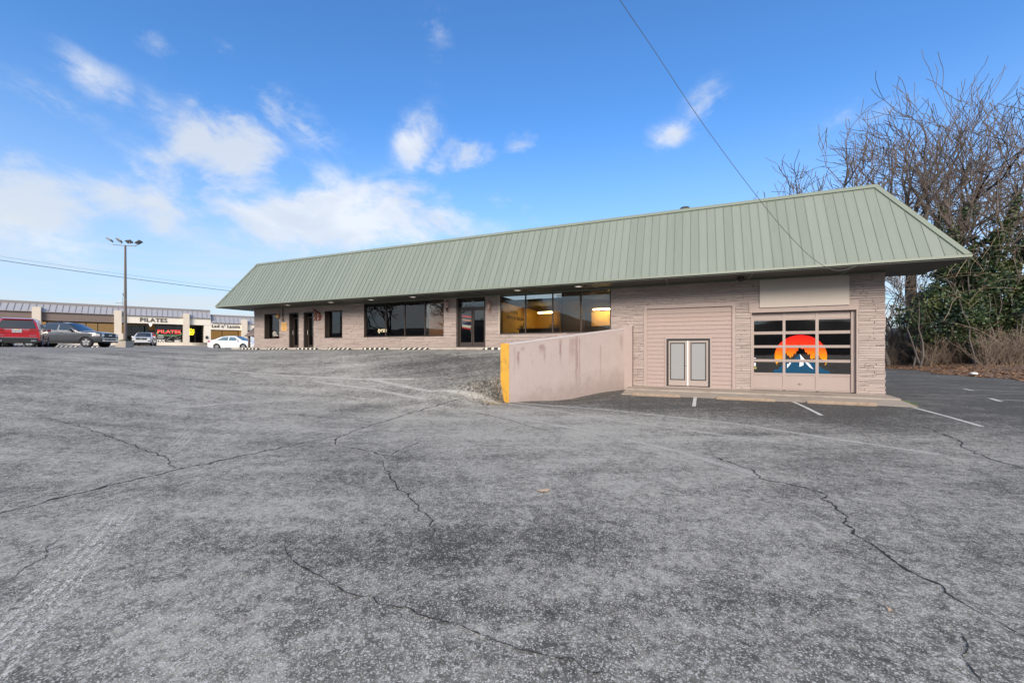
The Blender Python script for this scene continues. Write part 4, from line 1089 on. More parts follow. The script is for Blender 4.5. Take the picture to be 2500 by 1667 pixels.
for i, (u, v) in enumerate(((611, 852), (550, 852), (497, 851), (422, 849), (344, 848.5))):
    q = at_f(u, v, 44.5); rubber_stop((q.x, q.y, ground(q.x, q.y)), TH + .05, 'black rubber wheel stop with white stripes ' + lab[i], seed=i + 1)
for i, (u, F, l) in enumerate(((25, 36, 'seen under the left half of the red car'), (60, 36, 'seen under the right half of the red car'), (118, 38, 'seen under the rear of the grey truck'), (162, 38, 'seen under the middle of the grey truck'), (238, 38, 'seen under the nose of the grey truck'))):
    q = at_f(u, 848, F); rubber_stop((q.x, q.y, ground(q.x, q.y)), TH + .3, 'black rubber wheel stop with white stripes ' + l, seed=i)
cr = random.Random(21)
for (a, b, l) in ((-2.2, -.45, 'beside the foot of the pink wall'), (.76, 2.56, 'middle one of three'), (3.46, 5.29, 'nearest the open corner of the building')):
    m = MB(); n = 14; y0 = 16.47; zb = -1.815
    prof = [(-.085, 0), (-.085, .07), (-.05, .115), (.05, .115), (.085, .07), (.085, 0)]
    ring = []
    for i in range(n + 1):
        x = a + (b - a) * i / n; en = .8 if i in (0, n) else 1
        for (py, pz) in prof: m.v.append(Vector((x + cr.uniform(-.012, .012), y0 + py * en + cr.uniform(-.008, .008), zb + pz * (en if pz > .08 else 1) + cr.uniform(-.008, .008))))
    for i in range(n):
        for k in range(5): q = i * 6 + k; m.f.append((q, q + 6, q + 7, q + 1)); m.mi.append(0)
    m.f += [tuple(range(6)), tuple(n * 6 + k for k in reversed(range(6)))]; m.mi += [0, 0]
    e = empty('concrete_wheel_stop', ((a + b) / 2, y0, zb), 'crumbling tan concrete wheel stop, ' + l, 'wheel stop', 'concrete wheel stops before the lower bays')
    m.build('stop_body', m_stopc, e)

# ------------------------------------------------------------------ shopping strip on the left
MP = Vector((-80.80, 24.30)); ma = radians(25.237); md = Vector((sin(ma), cos(ma))); mo = Vector((md.y, -md.x))    # along, outwards (towards the camera side)
def mw(s, o, z): q = MP + md * s + mo * o; return Vector((q.x, q.y, z))
ML = empty('shopping_strip', mw(6, -4, .5), 'long beige shop row with grey metal mansard and square pillars', 'building')
class SB(MB):
    def sbox(s, s0, s1, o0, o1, z0, z1): return s.hexa([mw(s0, o0, z0), mw(s1, o0, z0), mw(s1, o1, z0), mw(s0, o1, z0)], [mw(s0, o0, z1), mw(s1, o0, z1), mw(s1, o1, z1), mw(s0, o1, z1)])
m_cream = mat('cream_stucco', (.66, .585, .49), .75, var=.05, vscale=1.2)
m_creaml = mat('pale_stucco', (.76, .71, .63), .7, var=.04, vscale=1.0)
m_brownband = mat('brown_band', (.175, .135, .12), .6, var=.08, vscale=2)
m_grymetal = mat('grey_roof_metal', (.37, .375, .40), .4, .1, var=.06, vscale=1.5)
m_grycap = mat('grey_roof_cap', (.24, .225, .225), .5)
m_dkint = mat('dark_shopfront', (.055, .048, .045), .4)
m_glassm = glass('shop_glass', (.42, .40, .38), 1.5)
SB().sbox(-40, 18.9, -2.0, -1.85, .3, 5.0).build('back_wall', m_dkint, ML) if False else None
m = SB(); m.sbox(-40, 18.9, -14, -7.0, .3, 5.6); m.sbox(18.9, 40, -14, -7.0, .3, 4.9); m.sbox(-40, 18.9, -7.0, -1.3, 5.2, 5.6); m.sbox(18.9, 40, -7.0, -1.3, 4.5, 4.9); m.build('main_block', m_cream, ML)
m = SB(); m.sbox(-40, 40, -7, 1.6, .0, .56); m.build('walkway', m_concl, ML)
m = SB(); m.sbox(-40, 8.2, -.45, -.05, 3.88, 5.05); m.build('brown_fascia', m_brownband, ML)
m = SB(); m.sbox(8.2, 18.9, -.45, -.05, 3.90, 5.0); m.sbox(18.91, 40, -.45, -.06, 3.21, 4.36); m.build('pale_fascia', m_creaml, ML)
def mroof(s0, s1, z0, z1, cap, name='metal_roof'):
    m = MB(); m.face([mw(s0, .1, z0), mw(s1, .1, z0), mw(s1, -1.3, z1), mw(s0, -1.3, z1)]); m.face([mw(s1, .1, z0), mw(s1, -1.3, z0), mw(s1, -1.3, z1)]); m.face([mw(s0, .1, z0), mw(s0, -1.3, z1), mw(s0, -1.3, z0)])
    m.face([mw(s0, .1, z0), mw(s0, -.45, z0), mw(s1, -.45, z0), mw(s1, .1, z0)])
    r_ = m.build(name, m_grymetal, ML)
    k = s0
    while k < s1:
        q = MB(); q.hexa([mw(k, .11, z0), mw(k + .05, .11, z0), mw(k + .05, .17, z0), mw(k, .17, z0)], [mw(k, -1.3, z1), mw(k + .05, -1.3, z1), mw(k + .05, -1.25, z1 + .03), mw(k, -1.25, z1 + .03)]); q.build('roof_rib', m_grycap, r_); k += .62
    q = SB(); q.sbox(s0, s1, -1.5, -1.22, z1 - .06, z1 + cap); q.build('roof_cap', m_grycap, r_)
    q = SB(); q.sbox(s0, s1, .08, .16, z0 - .06, z0 + .02); q.build('eave_trim', m_grycap, r_)
mroof(-30, 18.9, 5.05, 6.2, .30); mroof(18.95, 40, 4.36, 5.5, .28)
for s in (-16.0, -8.0, 0.0, 7.87, 15.72): SB().sbox(s - .40, s + .40, -.5, .42, .5, 5.66).build('pillar', m_cream, ML)
for s in (23.55, 31.0): SB().sbox(s - .41, s + .41, -.5, .42, .5, 5.08).build('pillar', m_cream, ML)
m = SB(); m.sbox(7.3, 8.45, -.45, .55, .5, 2.3); m.build('pillar_base', m_cream, ML)
m = SB(); m.sbox(-40, 40, -1.6, -1.5, 3.75, 3.87); m.sbox(-40, 40, -1.6, -.45, 3.87, 3.9) if False else None
m.build('soffit_edge', m_dkint, ML)
m = SB(); m.sbox(-40, 18.9, -7.0, -.06, 3.86, 3.9) if False else None
def shop(s0, s1, z0, z1, mull, deep=-2.0, lit=None, name='shop_window'):
    f = SB()
    for q in [s0] + mull + [s1]: f.sbox(q - .04, q + .04, deep - .05, deep + .05, z0, z1)
    f.sbox(s0 + .04, s1 - .04, deep - .05, deep + .05, z1 - .08, z1); f.sbox(s0 + .04, s1 - .04, deep - .05, deep + .05, z0, z0 + .06)
    Wd = f.build(name, m_bronze, ML); xs_ = [s0] + mull + [s1]
    for a, b in zip(xs_[:-1], xs_[1:]): SB().sbox(a + .03, b - .03, deep - .01, deep + .01, z0 + .05, z1 - .06).build('pane', m_glassm, Wd)
    SB().sbox(s0, s1, deep - 1.0, deep - .9, z0 - .5, z1).build('interior', lit or m_dkint, Wd)
    return Wd
m_litshop = mat('lit_shop', (.75, .52, .22), .8, emit=(1.0, .62, .22), estr=.75)
shop(-38, -.6, .9, 3.86, [-34, -30, -26, -22, -18, -14, -10, -6, -3], lit=m_litshop); shop(.6, 7.35, .9, 3.86, [2.2, 4.4, 5.6], lit=m_litshop)
shop(8.4, 11.15, .75, 3.7, [9.2, 10.2]); SP = shop(12.0, 15.3, 1.08, 3.88, [13.2, 14.28]); shop(16.22, 17.95, 1.05, 3.9, [16.95]); LW = shop(18.95, 22.95, 1.0, 3.22, [20.6], lit=m_litshop); shop(24.1, 38, 1.0, 3.22, [27, 30, 33], lit=m_litshop)
m = SB(); m.sbox(11.9, 15.4, -2.15, -1.9, .5, 1.08); m.sbox(16.1, 18.9, -2.15, -1.9, .5, 1.05); m.sbox(18.0, 18.9, -2.15, -.1, 1.05, 3.9); m.sbox(15.35, 16.2, -2.15, -1.9, 1.05, 3.9); m.sbox(18.95, 40, -2.15, -1.9, .5, 1.0); m.sbox(-40, 7.4, -2.15, -1.9, .5, .9); m.build('low_wall', m_creaml, ML)
m = SB(); m.sbox(11.2, 11.95, -2.06, -2.0, .56, 3.0); m.build('shop_door', m_black, ML)
m = SB(); m.sbox(-40, 18.9, -2.05, -1.95, 3.88, 4.6); m.sbox(18.9, 40, -2.05, -1.95, 3.2, 4.0); m.build('transom_band', m_dkint, ML)
zr = atan2(mo.y, mo.x) + pi / 2
m_sgn = mat('dark_sign_letters', (.10, .085, .075), .5)
text('sign_lettering', 'PILATES', .83, mw(11.8, .0, 4.17), (pi / 2, 0, zr), m_sgn, ML, .03, 'CENTER', space=1.12, bold=.012, sx=1.0)
text('sign_lettering', "Lad n' Lassie", .66, mw(20.95, .0, 3.60), (pi / 2, 0, zr), m_sgn, ML, .03, 'CENTER', space=1.15, bold=.012)
m_neonr = mat('red_neon', (.9, .1, .1), .5, emit=(1, .04, .05), estr=.55); m_neony = mat('yellow_neon', (.9, .8, .1), .5, emit=(1, .72, .02), estr=1.0)
m_neong = mat('green_neon', (.3, .6, .3), .5, emit=(.25, .6, .25), estr=.6)
text('neon_lettering', 'PILATES', .80, mw(13.66, -1.93, 2.50), (pi / 2, 0, zr), m_neonr, ML, .01, 'CENTER', space=1.05, bold=.02)
m = MB(); pts = []
for i in range(33):
    a = 2 * pi * i / 32; pts.append(mw(13.66 + 1.5 * (abs(cos(a)) ** .5) * (1 if cos(a) > 0 else -1), -1.9, 2.5 + .33 * (abs(sin(a)) ** .7) * (1 if sin(a) > 0 else -1)))
m.tube(pts, .02, 5); m.build('neon_loop', m_neong, ML)
text('window_lettering', 'TRX', .55, mw(12.62, -1.94, 1.12), (pi / 2, 0, zr), m_whitepaint, ML, .004, 'CENTER', bold=.03)
text('window_lettering', 'BBC', .42, mw(14.72, -1.94, 1.14), (pi / 2, 0, zr), m_whitepaint, ML, .004, 'CENTER', bold=.03)
m_print = mat('grey_print', (.45, .47, .48), .5)
m = SB()
for (a, b, z0, z1) in ((12.2, 13.0, 1.9, 2.05), (12.35, 12.95, 2.1, 2.25), (12.25, 12.98, 1.68, 1.76), (13.3, 14.2, 1.22, 1.27), (13.5, 13.95, 1.3, 1.36)): m.sbox(a, b, -1.95, -1.93, z0, z1)
m.tube([mw(14.35, -1.93, 2.1), mw(14.72, -1.93, 1.45), mw(15.1, -1.93, 2.05)], .025, 4); m.tube([mw(13.35, -1.93, 1.4), mw(13.7, -1.93, 1.8), mw(14.2, -1.93, 2.15)], .025, 4); m.tube([mw(14.55, -1.93, 2.15), mw(14.75, -1.93, 1.7), mw(14.95, -1.93, 1.95)], .02, 4)
m.build('window_print', m_print, ML)
for i, b in enumerate(('The', 'daily', 'bar')): text('neon_lettering', b, .42, mw(16.5, -1.92, 3.05 - .36 * i), (pi / 2, 0, zr), m_neony, ML, .01, 'CENTER', bold=.02)
m = MB(); m.hexa([mw(11.28, -.02, 3.75), mw(11.62, -.02, 3.75), mw(11.62, .02, 3.75), mw(11.28, .02, 3.75)], [mw(11.24, -.02, 3.84), mw(11.66, -.02, 3.84), mw(11.66, .02, 3.84), mw(11.24, .02, 3.84)])
m.hexa([mw(11.43, -.02, 3.45), mw(11.47, -.02, 3.45), mw(11.47, .02, 3.45), mw(11.43, .02, 3.45)], [mw(11.28, -.02, 3.75), mw(11.62, -.02, 3.75), mw(11.62, .02, 3.75), mw(11.28, .02, 3.75)])
m.build('door_lamp', mat('white_lamp', (.8, .78, .72), .4, emit=(1, .95, .85), estr=.8), ML)
m = SB(); m.sbox(18.2, 18.48, -.1, .06, 1.7, 2.14); m.build('letter_box', m_black, ML)
ant = empty('tv_antenna', mw(8.2, -3, 5.6), 'thin tv antenna standing on the grey roof behind the light pole', 'antenna')
m = MB(); m.tube([mw(8.2, -3, 5.6), mw(8.2, -3, 8.0)], .03, 5); m.build('mast', m_metal, ant)
m = MB(); m.tube([mw(7.4, -3, 7.0), mw(8.6, -3, 7.0)], .025, 4)
for i in range(6): m.tube([mw(7.5 + .2 * i, -3.2, 7.0), mw(7.5 + .2 * i, -2.8, 7.05)], .014, 4)
m.tube([mw(7.85, -3, 7.9), mw(7.85, -3, 7.1)], .02, 4); m.tube([mw(8.5, -3, 7.9), mw(8.5, -3, 7.1)], .02, 4); m.build('elements', m_metal, ant)

# ------------------------------------------------------------------ light pole on its planter
pp = at_f(306, 840, 38.5); gz = ground(pp.x, pp.y)
pl_ = empty('planter_block', (pp.x, pp.y, gz), 'square concrete planter block at the foot of the light pole', 'planter', rz=TH)
m = MB(); m.box(-.52, .42, -.42, .42, -.1, .66); m.build('block', m_concl, pl_, local=True)
m = MB(); m.box(-.46, .36, -.36, .36, .661, .70)
for i in range(60):
    a = Vector((cr.uniform(-.42, .32), cr.uniform(-.32, .32), .70)); b = cr.uniform(0, 6.3); m.face([a, a + Vector((.04, 0, 0)), a + Vector((.1 * cos(b), .1 * sin(b), cr.uniform(.06, .2)))])
m.build('planting', m_ivyd, pl_, local=True)
PZ = gz + .66
lp = empty('light_pole', (pp.x, pp.y, PZ), 'tall brown parking lot light pole with four floodlights on a crossarm', 'light pole', rz=TH)
HT = 599; top = -(HT - V0) / FPX * 38.5 - PZ
m = MB(); m.tube([(0, 0, .0), (0, 0, top)], [.135, .075], 12); m.box(-.22, .22, -.22, .22, .03, .08); m.build('pole', m_pole, lp, local=True)
m = MB(); arm = [(-1.28, 0, top + .42), (-1.28, 0, top + .2), (-1.15, 0, top + .05), (0, 0, top - .03), (.95, 0, top - .06), (1.12, 0, top + .04), (1.14, 0, top + .2)]
arm = [(x, y, z + (.02 if x < 0 else 0)) for x, y, z in arm]
m.tube(arm, .035, 6); m.tube([(-.44, 0, top), (-.44, 0, top + .32)], .03, 6); m.tube([(.40, 0, top - .05), (.40, 0, top + .28)], .03, 6); m.build('crossarm', m_metal, lp, local=True)
for x, z, tx, ty in ((-1.48, .52, -.5, .3), (-.58, .46, -.55, .5), (.36, .36, .1, .55), (1.26, .30, .5, .3)):
    m = MB(); m.hexa([(-.26, -.2, -.06), (.26, -.2, -.06), (.26, .2, -.06), (-.26, .2, -.06)], [(-.2, -.15, .09), (.2, -.15, .09), (.2, .15, .09), (-.2, .15, .09)])
    rm = Matrix.Rotation(tx * -1, 4, 'Y') @ Matrix.Rotation(-ty, 4, 'X'); m.v = [rm @ v + Vector((x, 0, top + z)) for v in m.v]
    m.build('floodlight', mat('flood_housing', (.22, .22, .21), .5), lp, local=True)
m = MB(); m.tube([(.05, -.1, top * .45), (.22, -.1, top * .42)], .04, 5); m.tube([(-.1, -.1, top * .47), (-.14, -.1, top * .50)], .03, 5); m.build('bracket', m_pole, lp, local=True)

# little shingled shelter at the far corner of the building
sp = on_y(609, 851, 19.6); sz = ground(sp.x, sp.y)
sh = empty('notice_shelter', (sp.x, sp.y, sz), 'brown shingle roofed wooden shelter on a post past the far corner of the building', 'shelter')
m = MB(); m.box(sp.x - .04, sp.x + .08, 19.5, 19.62, sz, sz + 1.0); m.build('post', mat('grey_wood', (.16, .13, .12), .8), sh)
m = MB(); m.hexa([(sp.x - .12, 19.3, sz + .98), (sp.x + 1.1, 19.3, sz + .98), (sp.x + 1.1, 19.34, sz + .94), (sp.x - .12, 19.34, sz + .94)], [(sp.x + .08, 19.9, sz + 1.62), (sp.x + 1.1, 19.9, sz + 1.62), (sp.x + 1.1, 19.94, sz + 1.58), (sp.x + .08, 19.94, sz + 1.58)]); m.build('roof', mat('brown_shingle', (.19, .15, .14), .9, var=.3, vscale=7), sh)
m = MB(); m.hexa([(sp.x + .1, 19.6, sz + .98), (sp.x + 1.0, 19.6, sz + .72), (sp.x + 1.0, 19.66, sz + .72), (sp.x + .1, 19.66, sz + .98)], [(sp.x + .1, 19.6, sz + 1.06), (sp.x + 1.0, 19.6, sz + 1.06), (sp.x + 1.0, 19.66, sz + 1.06), (sp.x + .1, 19.66, sz + 1.06)]); m.build('brace', mat('red_wood', (.11, .05, .045), .8), sh)
q = at_f(599, 822, 52)
m = SB(); m.hexa([mw(23.9, 1.2, .6), mw(25.2, 1.2, .6), mw(25.2, 1.3, .6), mw(23.9, 1.3, .6)], [mw(23.9, 1.2, 2.9), mw(25.2, 1.2, 2.9), mw(25.2, 1.3, 2.9), mw(23.9, 1.3, 2.9)])
m.build('pale_board', mat('pale_blue_board', (.62, .66, .72), .5), None, label='pale blue white board standing before the last beige pillar', cat='board')

# ------------------------------------------------------------------ wires
def wire(name, pts, rad, m, label, cat, group=None):
    q = MB(); q.tube(pts, rad, 6); return q.build(name, m, None, smooth=True, label=label, cat=cat, group=group)
Ys = (17.17, 16.95, 16.7, 16.3, 15.6, 14.2, 12.6, 11.4, 10.8)
im = ((2094, 648), (2046, 661), (1998, 641), (1945, 594), (1870, 508), (1722, 311), (1594, 119), (1513, 0), (1470, -72))
cp = [on_y(u, v, y) for (u, v), y in zip(im, Ys)]
d = (cp[-1] - cp[-2]).normalized(); P_end = Vector((-16, -24, 9.6))
for i in range(1, 13):
    k = i / 12; a = cp[8] + d * 9 * k; b = P_end; cp.append(a.lerp(b, k * k * (3 - 2 * k)))
def smooth_pts(p, n=4):
    out = []
    for i in range(len(p) - 1):
        a, b, c, e = p[max(0, i - 1)], p[i], p[i + 1], p[min(len(p) - 1, i + 2)]
        for k in range(n):
            t = k / n; out.append(.5 * ((2 * b) + (c - a) * t + (2 * a - 5 * b + 4 * c - e) * t * t + (3 * b - a - 3 * c + e) * t ** 3))
    return out + [p[-1]]
wire('service_cable', smooth_pts(cp), .0085, m_wireg, 'grey service cable drooping from the sky to the green eave', 'cable')
def sag(p, q, s, n=24): return [p.lerp(q, i / n) - Vector((0, 0, s * 4 * (i / n) * (1 - i / n))) for i in range(n + 1)]
wire('power_line', sag(at_f(-300, 590, 40), at_f(760, 732, 62), .35), .028, m_wire, 'black overhead power line, lower of the two left of the building', 'power line', 'overhead lines')
wire('power_line', sag(at_f(-300, 578, 40), at_f(780, 726, 62), .45), .011, m_wireg, 'thin pale overhead line, upper of the two left of the building', 'power line', 'overhead lines')

# ------------------------------------------------------------------ vehicles
m_red = mat('red_car_paint', (.50, .012, .022), .28, .1, coat=1.0)
m_gray = mat('grey_truck_paint', (.075, .083, .095), .3, .4, coat=1.0)
m_whitecar = mat('white_car_paint', (.74, .75, .77), .3, coat=1.0)
m_carglass = mat('car_glass', (.018, .024, .028), .06, spec=.9, coat=.6)
m_skyglass = mat('sky_reflection_glass', (.14, .22, .24), .05, .3, spec=.9)  # sky reflection put into the glass colour
m_tyre = mat('tyre_rubber', (.022, .022, .023), .85)
m_rim = mat('alloy_rim', (.52, .53, .55), .3, .7)
m_dark = mat('dark_trim', (.02, .021, .023), .5)
m_chrome = mat('chrome', (.7, .7, .72), .12, .95)
m_tail = mat('tail_lamp', (.33, .01, .012), .2, coat=.8)
m_head = mat('head_lamp', (.62, .64, .66), .12, .3, coat=.8)
m_plate = mat('licence_plate', (.66, .68, .70), .5)
def lerp_prof(pr, x):
    if x <= pr[0][0]: return pr[0][1]
    for (a, za), (b, zb) in zip(pr[:-1], pr[1:]):
        if x <= b: return za + (zb - za) * sm((x - a) / (b - a)) if False else za + (zb - za) * (x - a) / (b - a)
    return pr[-1][1]
def vehicle(name, label, cat, loc, rz, c, paint):
    """x forward; c: length, width, clearance, wheel positions and radius, belt, roof, profile of the top line"""
    e = empty(name, loc, label, cat, None, rz)
    L, Wd, cl, xf, xr, rw, belt, roof, prof = c['L'], c['W'], c['cl'], c['xf'], c['xr'], c['rw'], c['belt'], c['roof'], c['prof']
    tum = c.get('tum', .78)
    def top(x): return lerp_prof(prof, x)
    def half(x, z):
        k = max(0, abs(x) - (L / 2 - .75)) / .75
        pl = 1 - c.get('nose', .15) * k * k * (1 if x > 0 else c.get('tailround', .75))
        if z > belt: s = .965 - (.965 - tum) * min(1, (z - belt) / (roof - belt))
        else: s = .93 + .07 * sm((z - cl) / .3) - .035 * sm((z - belt + .25) / .25)
        return Wd / 2 * pl * s
    xs_ = sorted({-L / 2 + L * i / 64 for i in range(65)} | {p[0] for p in prof} | {q + rw * 1.14 * cos(pi * i / 12) for q in (xf, xr) for i in range(13)})
    def bot(x):
        b = cl + .07 * max(0, abs(x) - (L / 2 - .6)) / .6
        for q in (xf, xr):
            if abs(x - q) < rw * 1.14: b = max(b, rw + sqrt(max(0, (rw * 1.14) ** 2 - (x - q) ** 2)) - .02)
        return b
    NZ = 12; m = MB(); cols_ = []
    for x in xs_:
        zt = top(x); zb = min(bot(x), zt - .05); row = []
        sh = min(.10, (zt - zb) * .3)
        for s in (1, -1):
            for j in range(NZ + 1):
                k = j / NZ; z = zb + (zt - zb) * k
                y = half(x, z)
                if zt - z < sh: y -= .08 * (1 - sqrt(max(0, 1 - ((sh - (zt - z)) / sh) ** 2)))
                row.append(len(m.v)); m.v.append(Vector((x, s * y, z)))
        yt = m.v[row[NZ]].y
        for i in range(1, 6):
            k = i / 6; y = yt * (1 - 2 * k); row.append(len(m.v)); m.v.append(Vector((x, y, zt + .035 * (1 - (y / max(yt, .01)) ** 2))))
        cols_.append(row)
    n1_ = NZ + 1
    for A, Bc in zip(cols_[:-1], cols_[1:]):
        for j in range(NZ):
            m.f.append((A[j], Bc[j], Bc[j + 1], A[j + 1])[::-1]); m.f.append((A[n1_ + j], Bc[n1_ + j], Bc[n1_ + j + 1], A[n1_ + j + 1]))
        ta = [A[NZ]] + A[2 * n1_:] + [A[2 * n1_ - 1]]; tb = [Bc[NZ]] + Bc[2 * n1_:] + [Bc[2 * n1_ - 1]]
        for i in range(6): m.f.append((ta[i], tb[i], tb[i + 1], ta[i + 1])[::-1])
    for Cc, fl in ((cols_[0], 1), (cols_[-1], 0)):
        for j in range(NZ):
            q = (Cc[j], Cc[j + 1], Cc[n1_ + j + 1], Cc[n1_ + j]); m.f.append(q if fl else q[::-1])
        q = tuple([Cc[NZ]] + Cc[2 * n1_:] + [Cc[2 * n1_ - 1]]); m.f.append(q)
    m.mi = [0] * len(m.f)
    body = m.build('body', paint, e, smooth=True, local=True)
    import bmesh
    bm = bmesh.new(); bm.from_mesh(body.data); bmesh.ops.recalc_face_normals(bm, faces=bm.faces); bm.to_mesh(body.data); bm.free()
    body.data.polygons.foreach_set('use_smooth', [True] * len(body.data.polygons)); body.data.set_sharp_from_angle(angle=radians(40))
    u = MB(); u.box(-L / 2 + .25, L / 2 - .25, -Wd * .36, Wd * .36, cl + .02, rw + .42); u.build('underbody', m_dark, e, local=True)
    def side(nm, quad, mt, off=.010, nu=6, nv=3, both=True, parent=None):
        (a, b, c_, d) = [Vector((q[0], 0, q[1])) for q in quad]
        for s in ((1, -1) if both else (1,)):
            o = MB()
            def fn(i, j):
                p = a.lerp(b, i).lerp(d.lerp(c_, i), j); return (p.x, s * (half(p.x, p.z) + off), p.z)
            o.grid(fn, nu, nv); o.build(nm, mt, parent or e, smooth=True, local=True)
    def topstrip(nm, xa, xb2, frac, mt, off=.012):
        o = MB()
        def fn(i, j):
            x = xa + (xb2 - xa) * i; zt = top(x); yt = half(x, zt) - .08; y = yt * frac * (1 - 2 * j); return (x + (.01 if xa > 0 else -.01), y, zt + .035 * (1 - (y / yt) ** 2) + off)
        o.grid(fn, 6, 8); o.build(nm, mt, e, smooth=True, local=True)
    def end(nm, s, y0, y1, z0, z1, mt, off=.012, mir=False, slant=0.0, part=e):
        for k in ((1, -1) if mir else (1,)):
            o = MB(); lim = half(s * L / 2, (z0 + z1) / 2) * .985
            def fn(i, j):
                y = max(-lim, min(lim, (y0 + (y1 - y0) * i))); z = z0 + (z1 - z0) * j + slant * i
                return (s * (L / 2 + off), k * y, z)
            o.grid(fn, 4, 2); o.build(nm, mt, part, local=True)
    for q in c.get('windows', ()): side('side_window', q, c.get('gl', m_carglass))
    for q in c.get('pillars', ()): side('window_pillar', q, m_dark, .013, 2, 2)
    topstrip('windshield', *c['ws'], .94, c.get('wsgl', m_carglass))
    if 'bw' in c: topstrip('rear_window', *c['bw'], .90, m_carglass)
    for q in c.get('trim', ()): side('side_trim', q, m_dark, .012, 16, 1)
    for q in c.get('seams', ()): side('door_seam', q, m_dark, .006, 1, 6)
    for q in c.get('handles', ()): side('door_handle', q, c.get('hm', paint), .03, 2, 1)
    for q in c.get('taillamp_side', ()): side('tail_lamp', q, m_tail, .012, 3, 2)
    for q in c.get('headlamp_side', ()): side('head_lamp', q, m_head, .012, 3, 2)
    for q in c.get('ends', ()): end(*q)
    for q in (xf, xr):
        for s in (1, -1):
            yw = s * (Wd / 2 - .13)
            t = MB(); t.lathe([(rw * .62, -.11), (rw * .93, -.115), (rw, -.08), (rw, .08), (rw * .93, .115), (rw * .62, .11)], (0, 0, 0), 'y', 28)
            o = t.build('wheel', m_tyre, e, local=True); o.location = (q, yw, rw)
            t = MB(); t.lathe([(0, .03 * s), (rw * .62, .05 * s)], (0, 0, 0), 'y', 20); o2 = t.build('wheel_well', m_dark, o, local=True)
            t = MB(); t.lathe([(rw * .58, .07 * s), (rw * .66, .115 * s), (rw * .66, .06 * s)], (0, 0, 0), 'y', 28); t.lathe([(0, .1 * s), (rw * .13, .1 * s), (rw * .14, .05 * s)], (0, 0, 0), 'y', 12)
            ns = c.get('spokes', 5)
            for i in range(ns):
                a = 2 * pi * i / ns + .3; d = Vector((cos(a), 0, sin(a))); p = Vector((-sin(a), 0, cos(a))); w1, w2 = rw * c.get('sw', .11), rw * c.get('sw', .11) * 1.15
                t.hexa([p * -w1 + Vector((0, .10 * s, 0)), p * w1 + Vector((0, .10 * s, 0)), p * w1 + Vector((0, .06 * s, 0)), p * -w1 + Vector((0, .06 * s, 0))],
                       [d * rw * .62 + p * -w2 + Vector((0, .10 * s, 0)), d * rw * .62 + p * w2 + Vector((0, .10 * s, 0)), d * rw * .62 + p * w2 + Vector((0, .06 * s, 0)), d * rw * .62 + p * -w2 + Vector((0, .06 * s, 0))])
            t.build('rim', m_rim, o, local=True)
    for s in (1, -1):                 # mirrors
        t = MB(); x, z = c['mirror']; y = half(x, z)
        t.hexa([(x - .05, s * (y - .02), z), (x + .08, s * (y - .02), z), (x + .10, s * (y + .22), z - .02), (x - .03, s * (y + .22), z - .02)], [(x - .05, s * (y + .05), z + .13), (x + .04, s * (y + .05), z + .13), (x + .05, s * (y + .21), z + .15), (x - .03, s * (y + .21), z + .15)])
        t.build('mirror', c.get('mm', paint), e, local=True)
    for fnx in c.get('extra', ()): fnx(e, half, top, L)
    return e
def gl(x, y): return (x, y, ground(x, y))
def heading(hx, hy): return atan2(hy, hx)

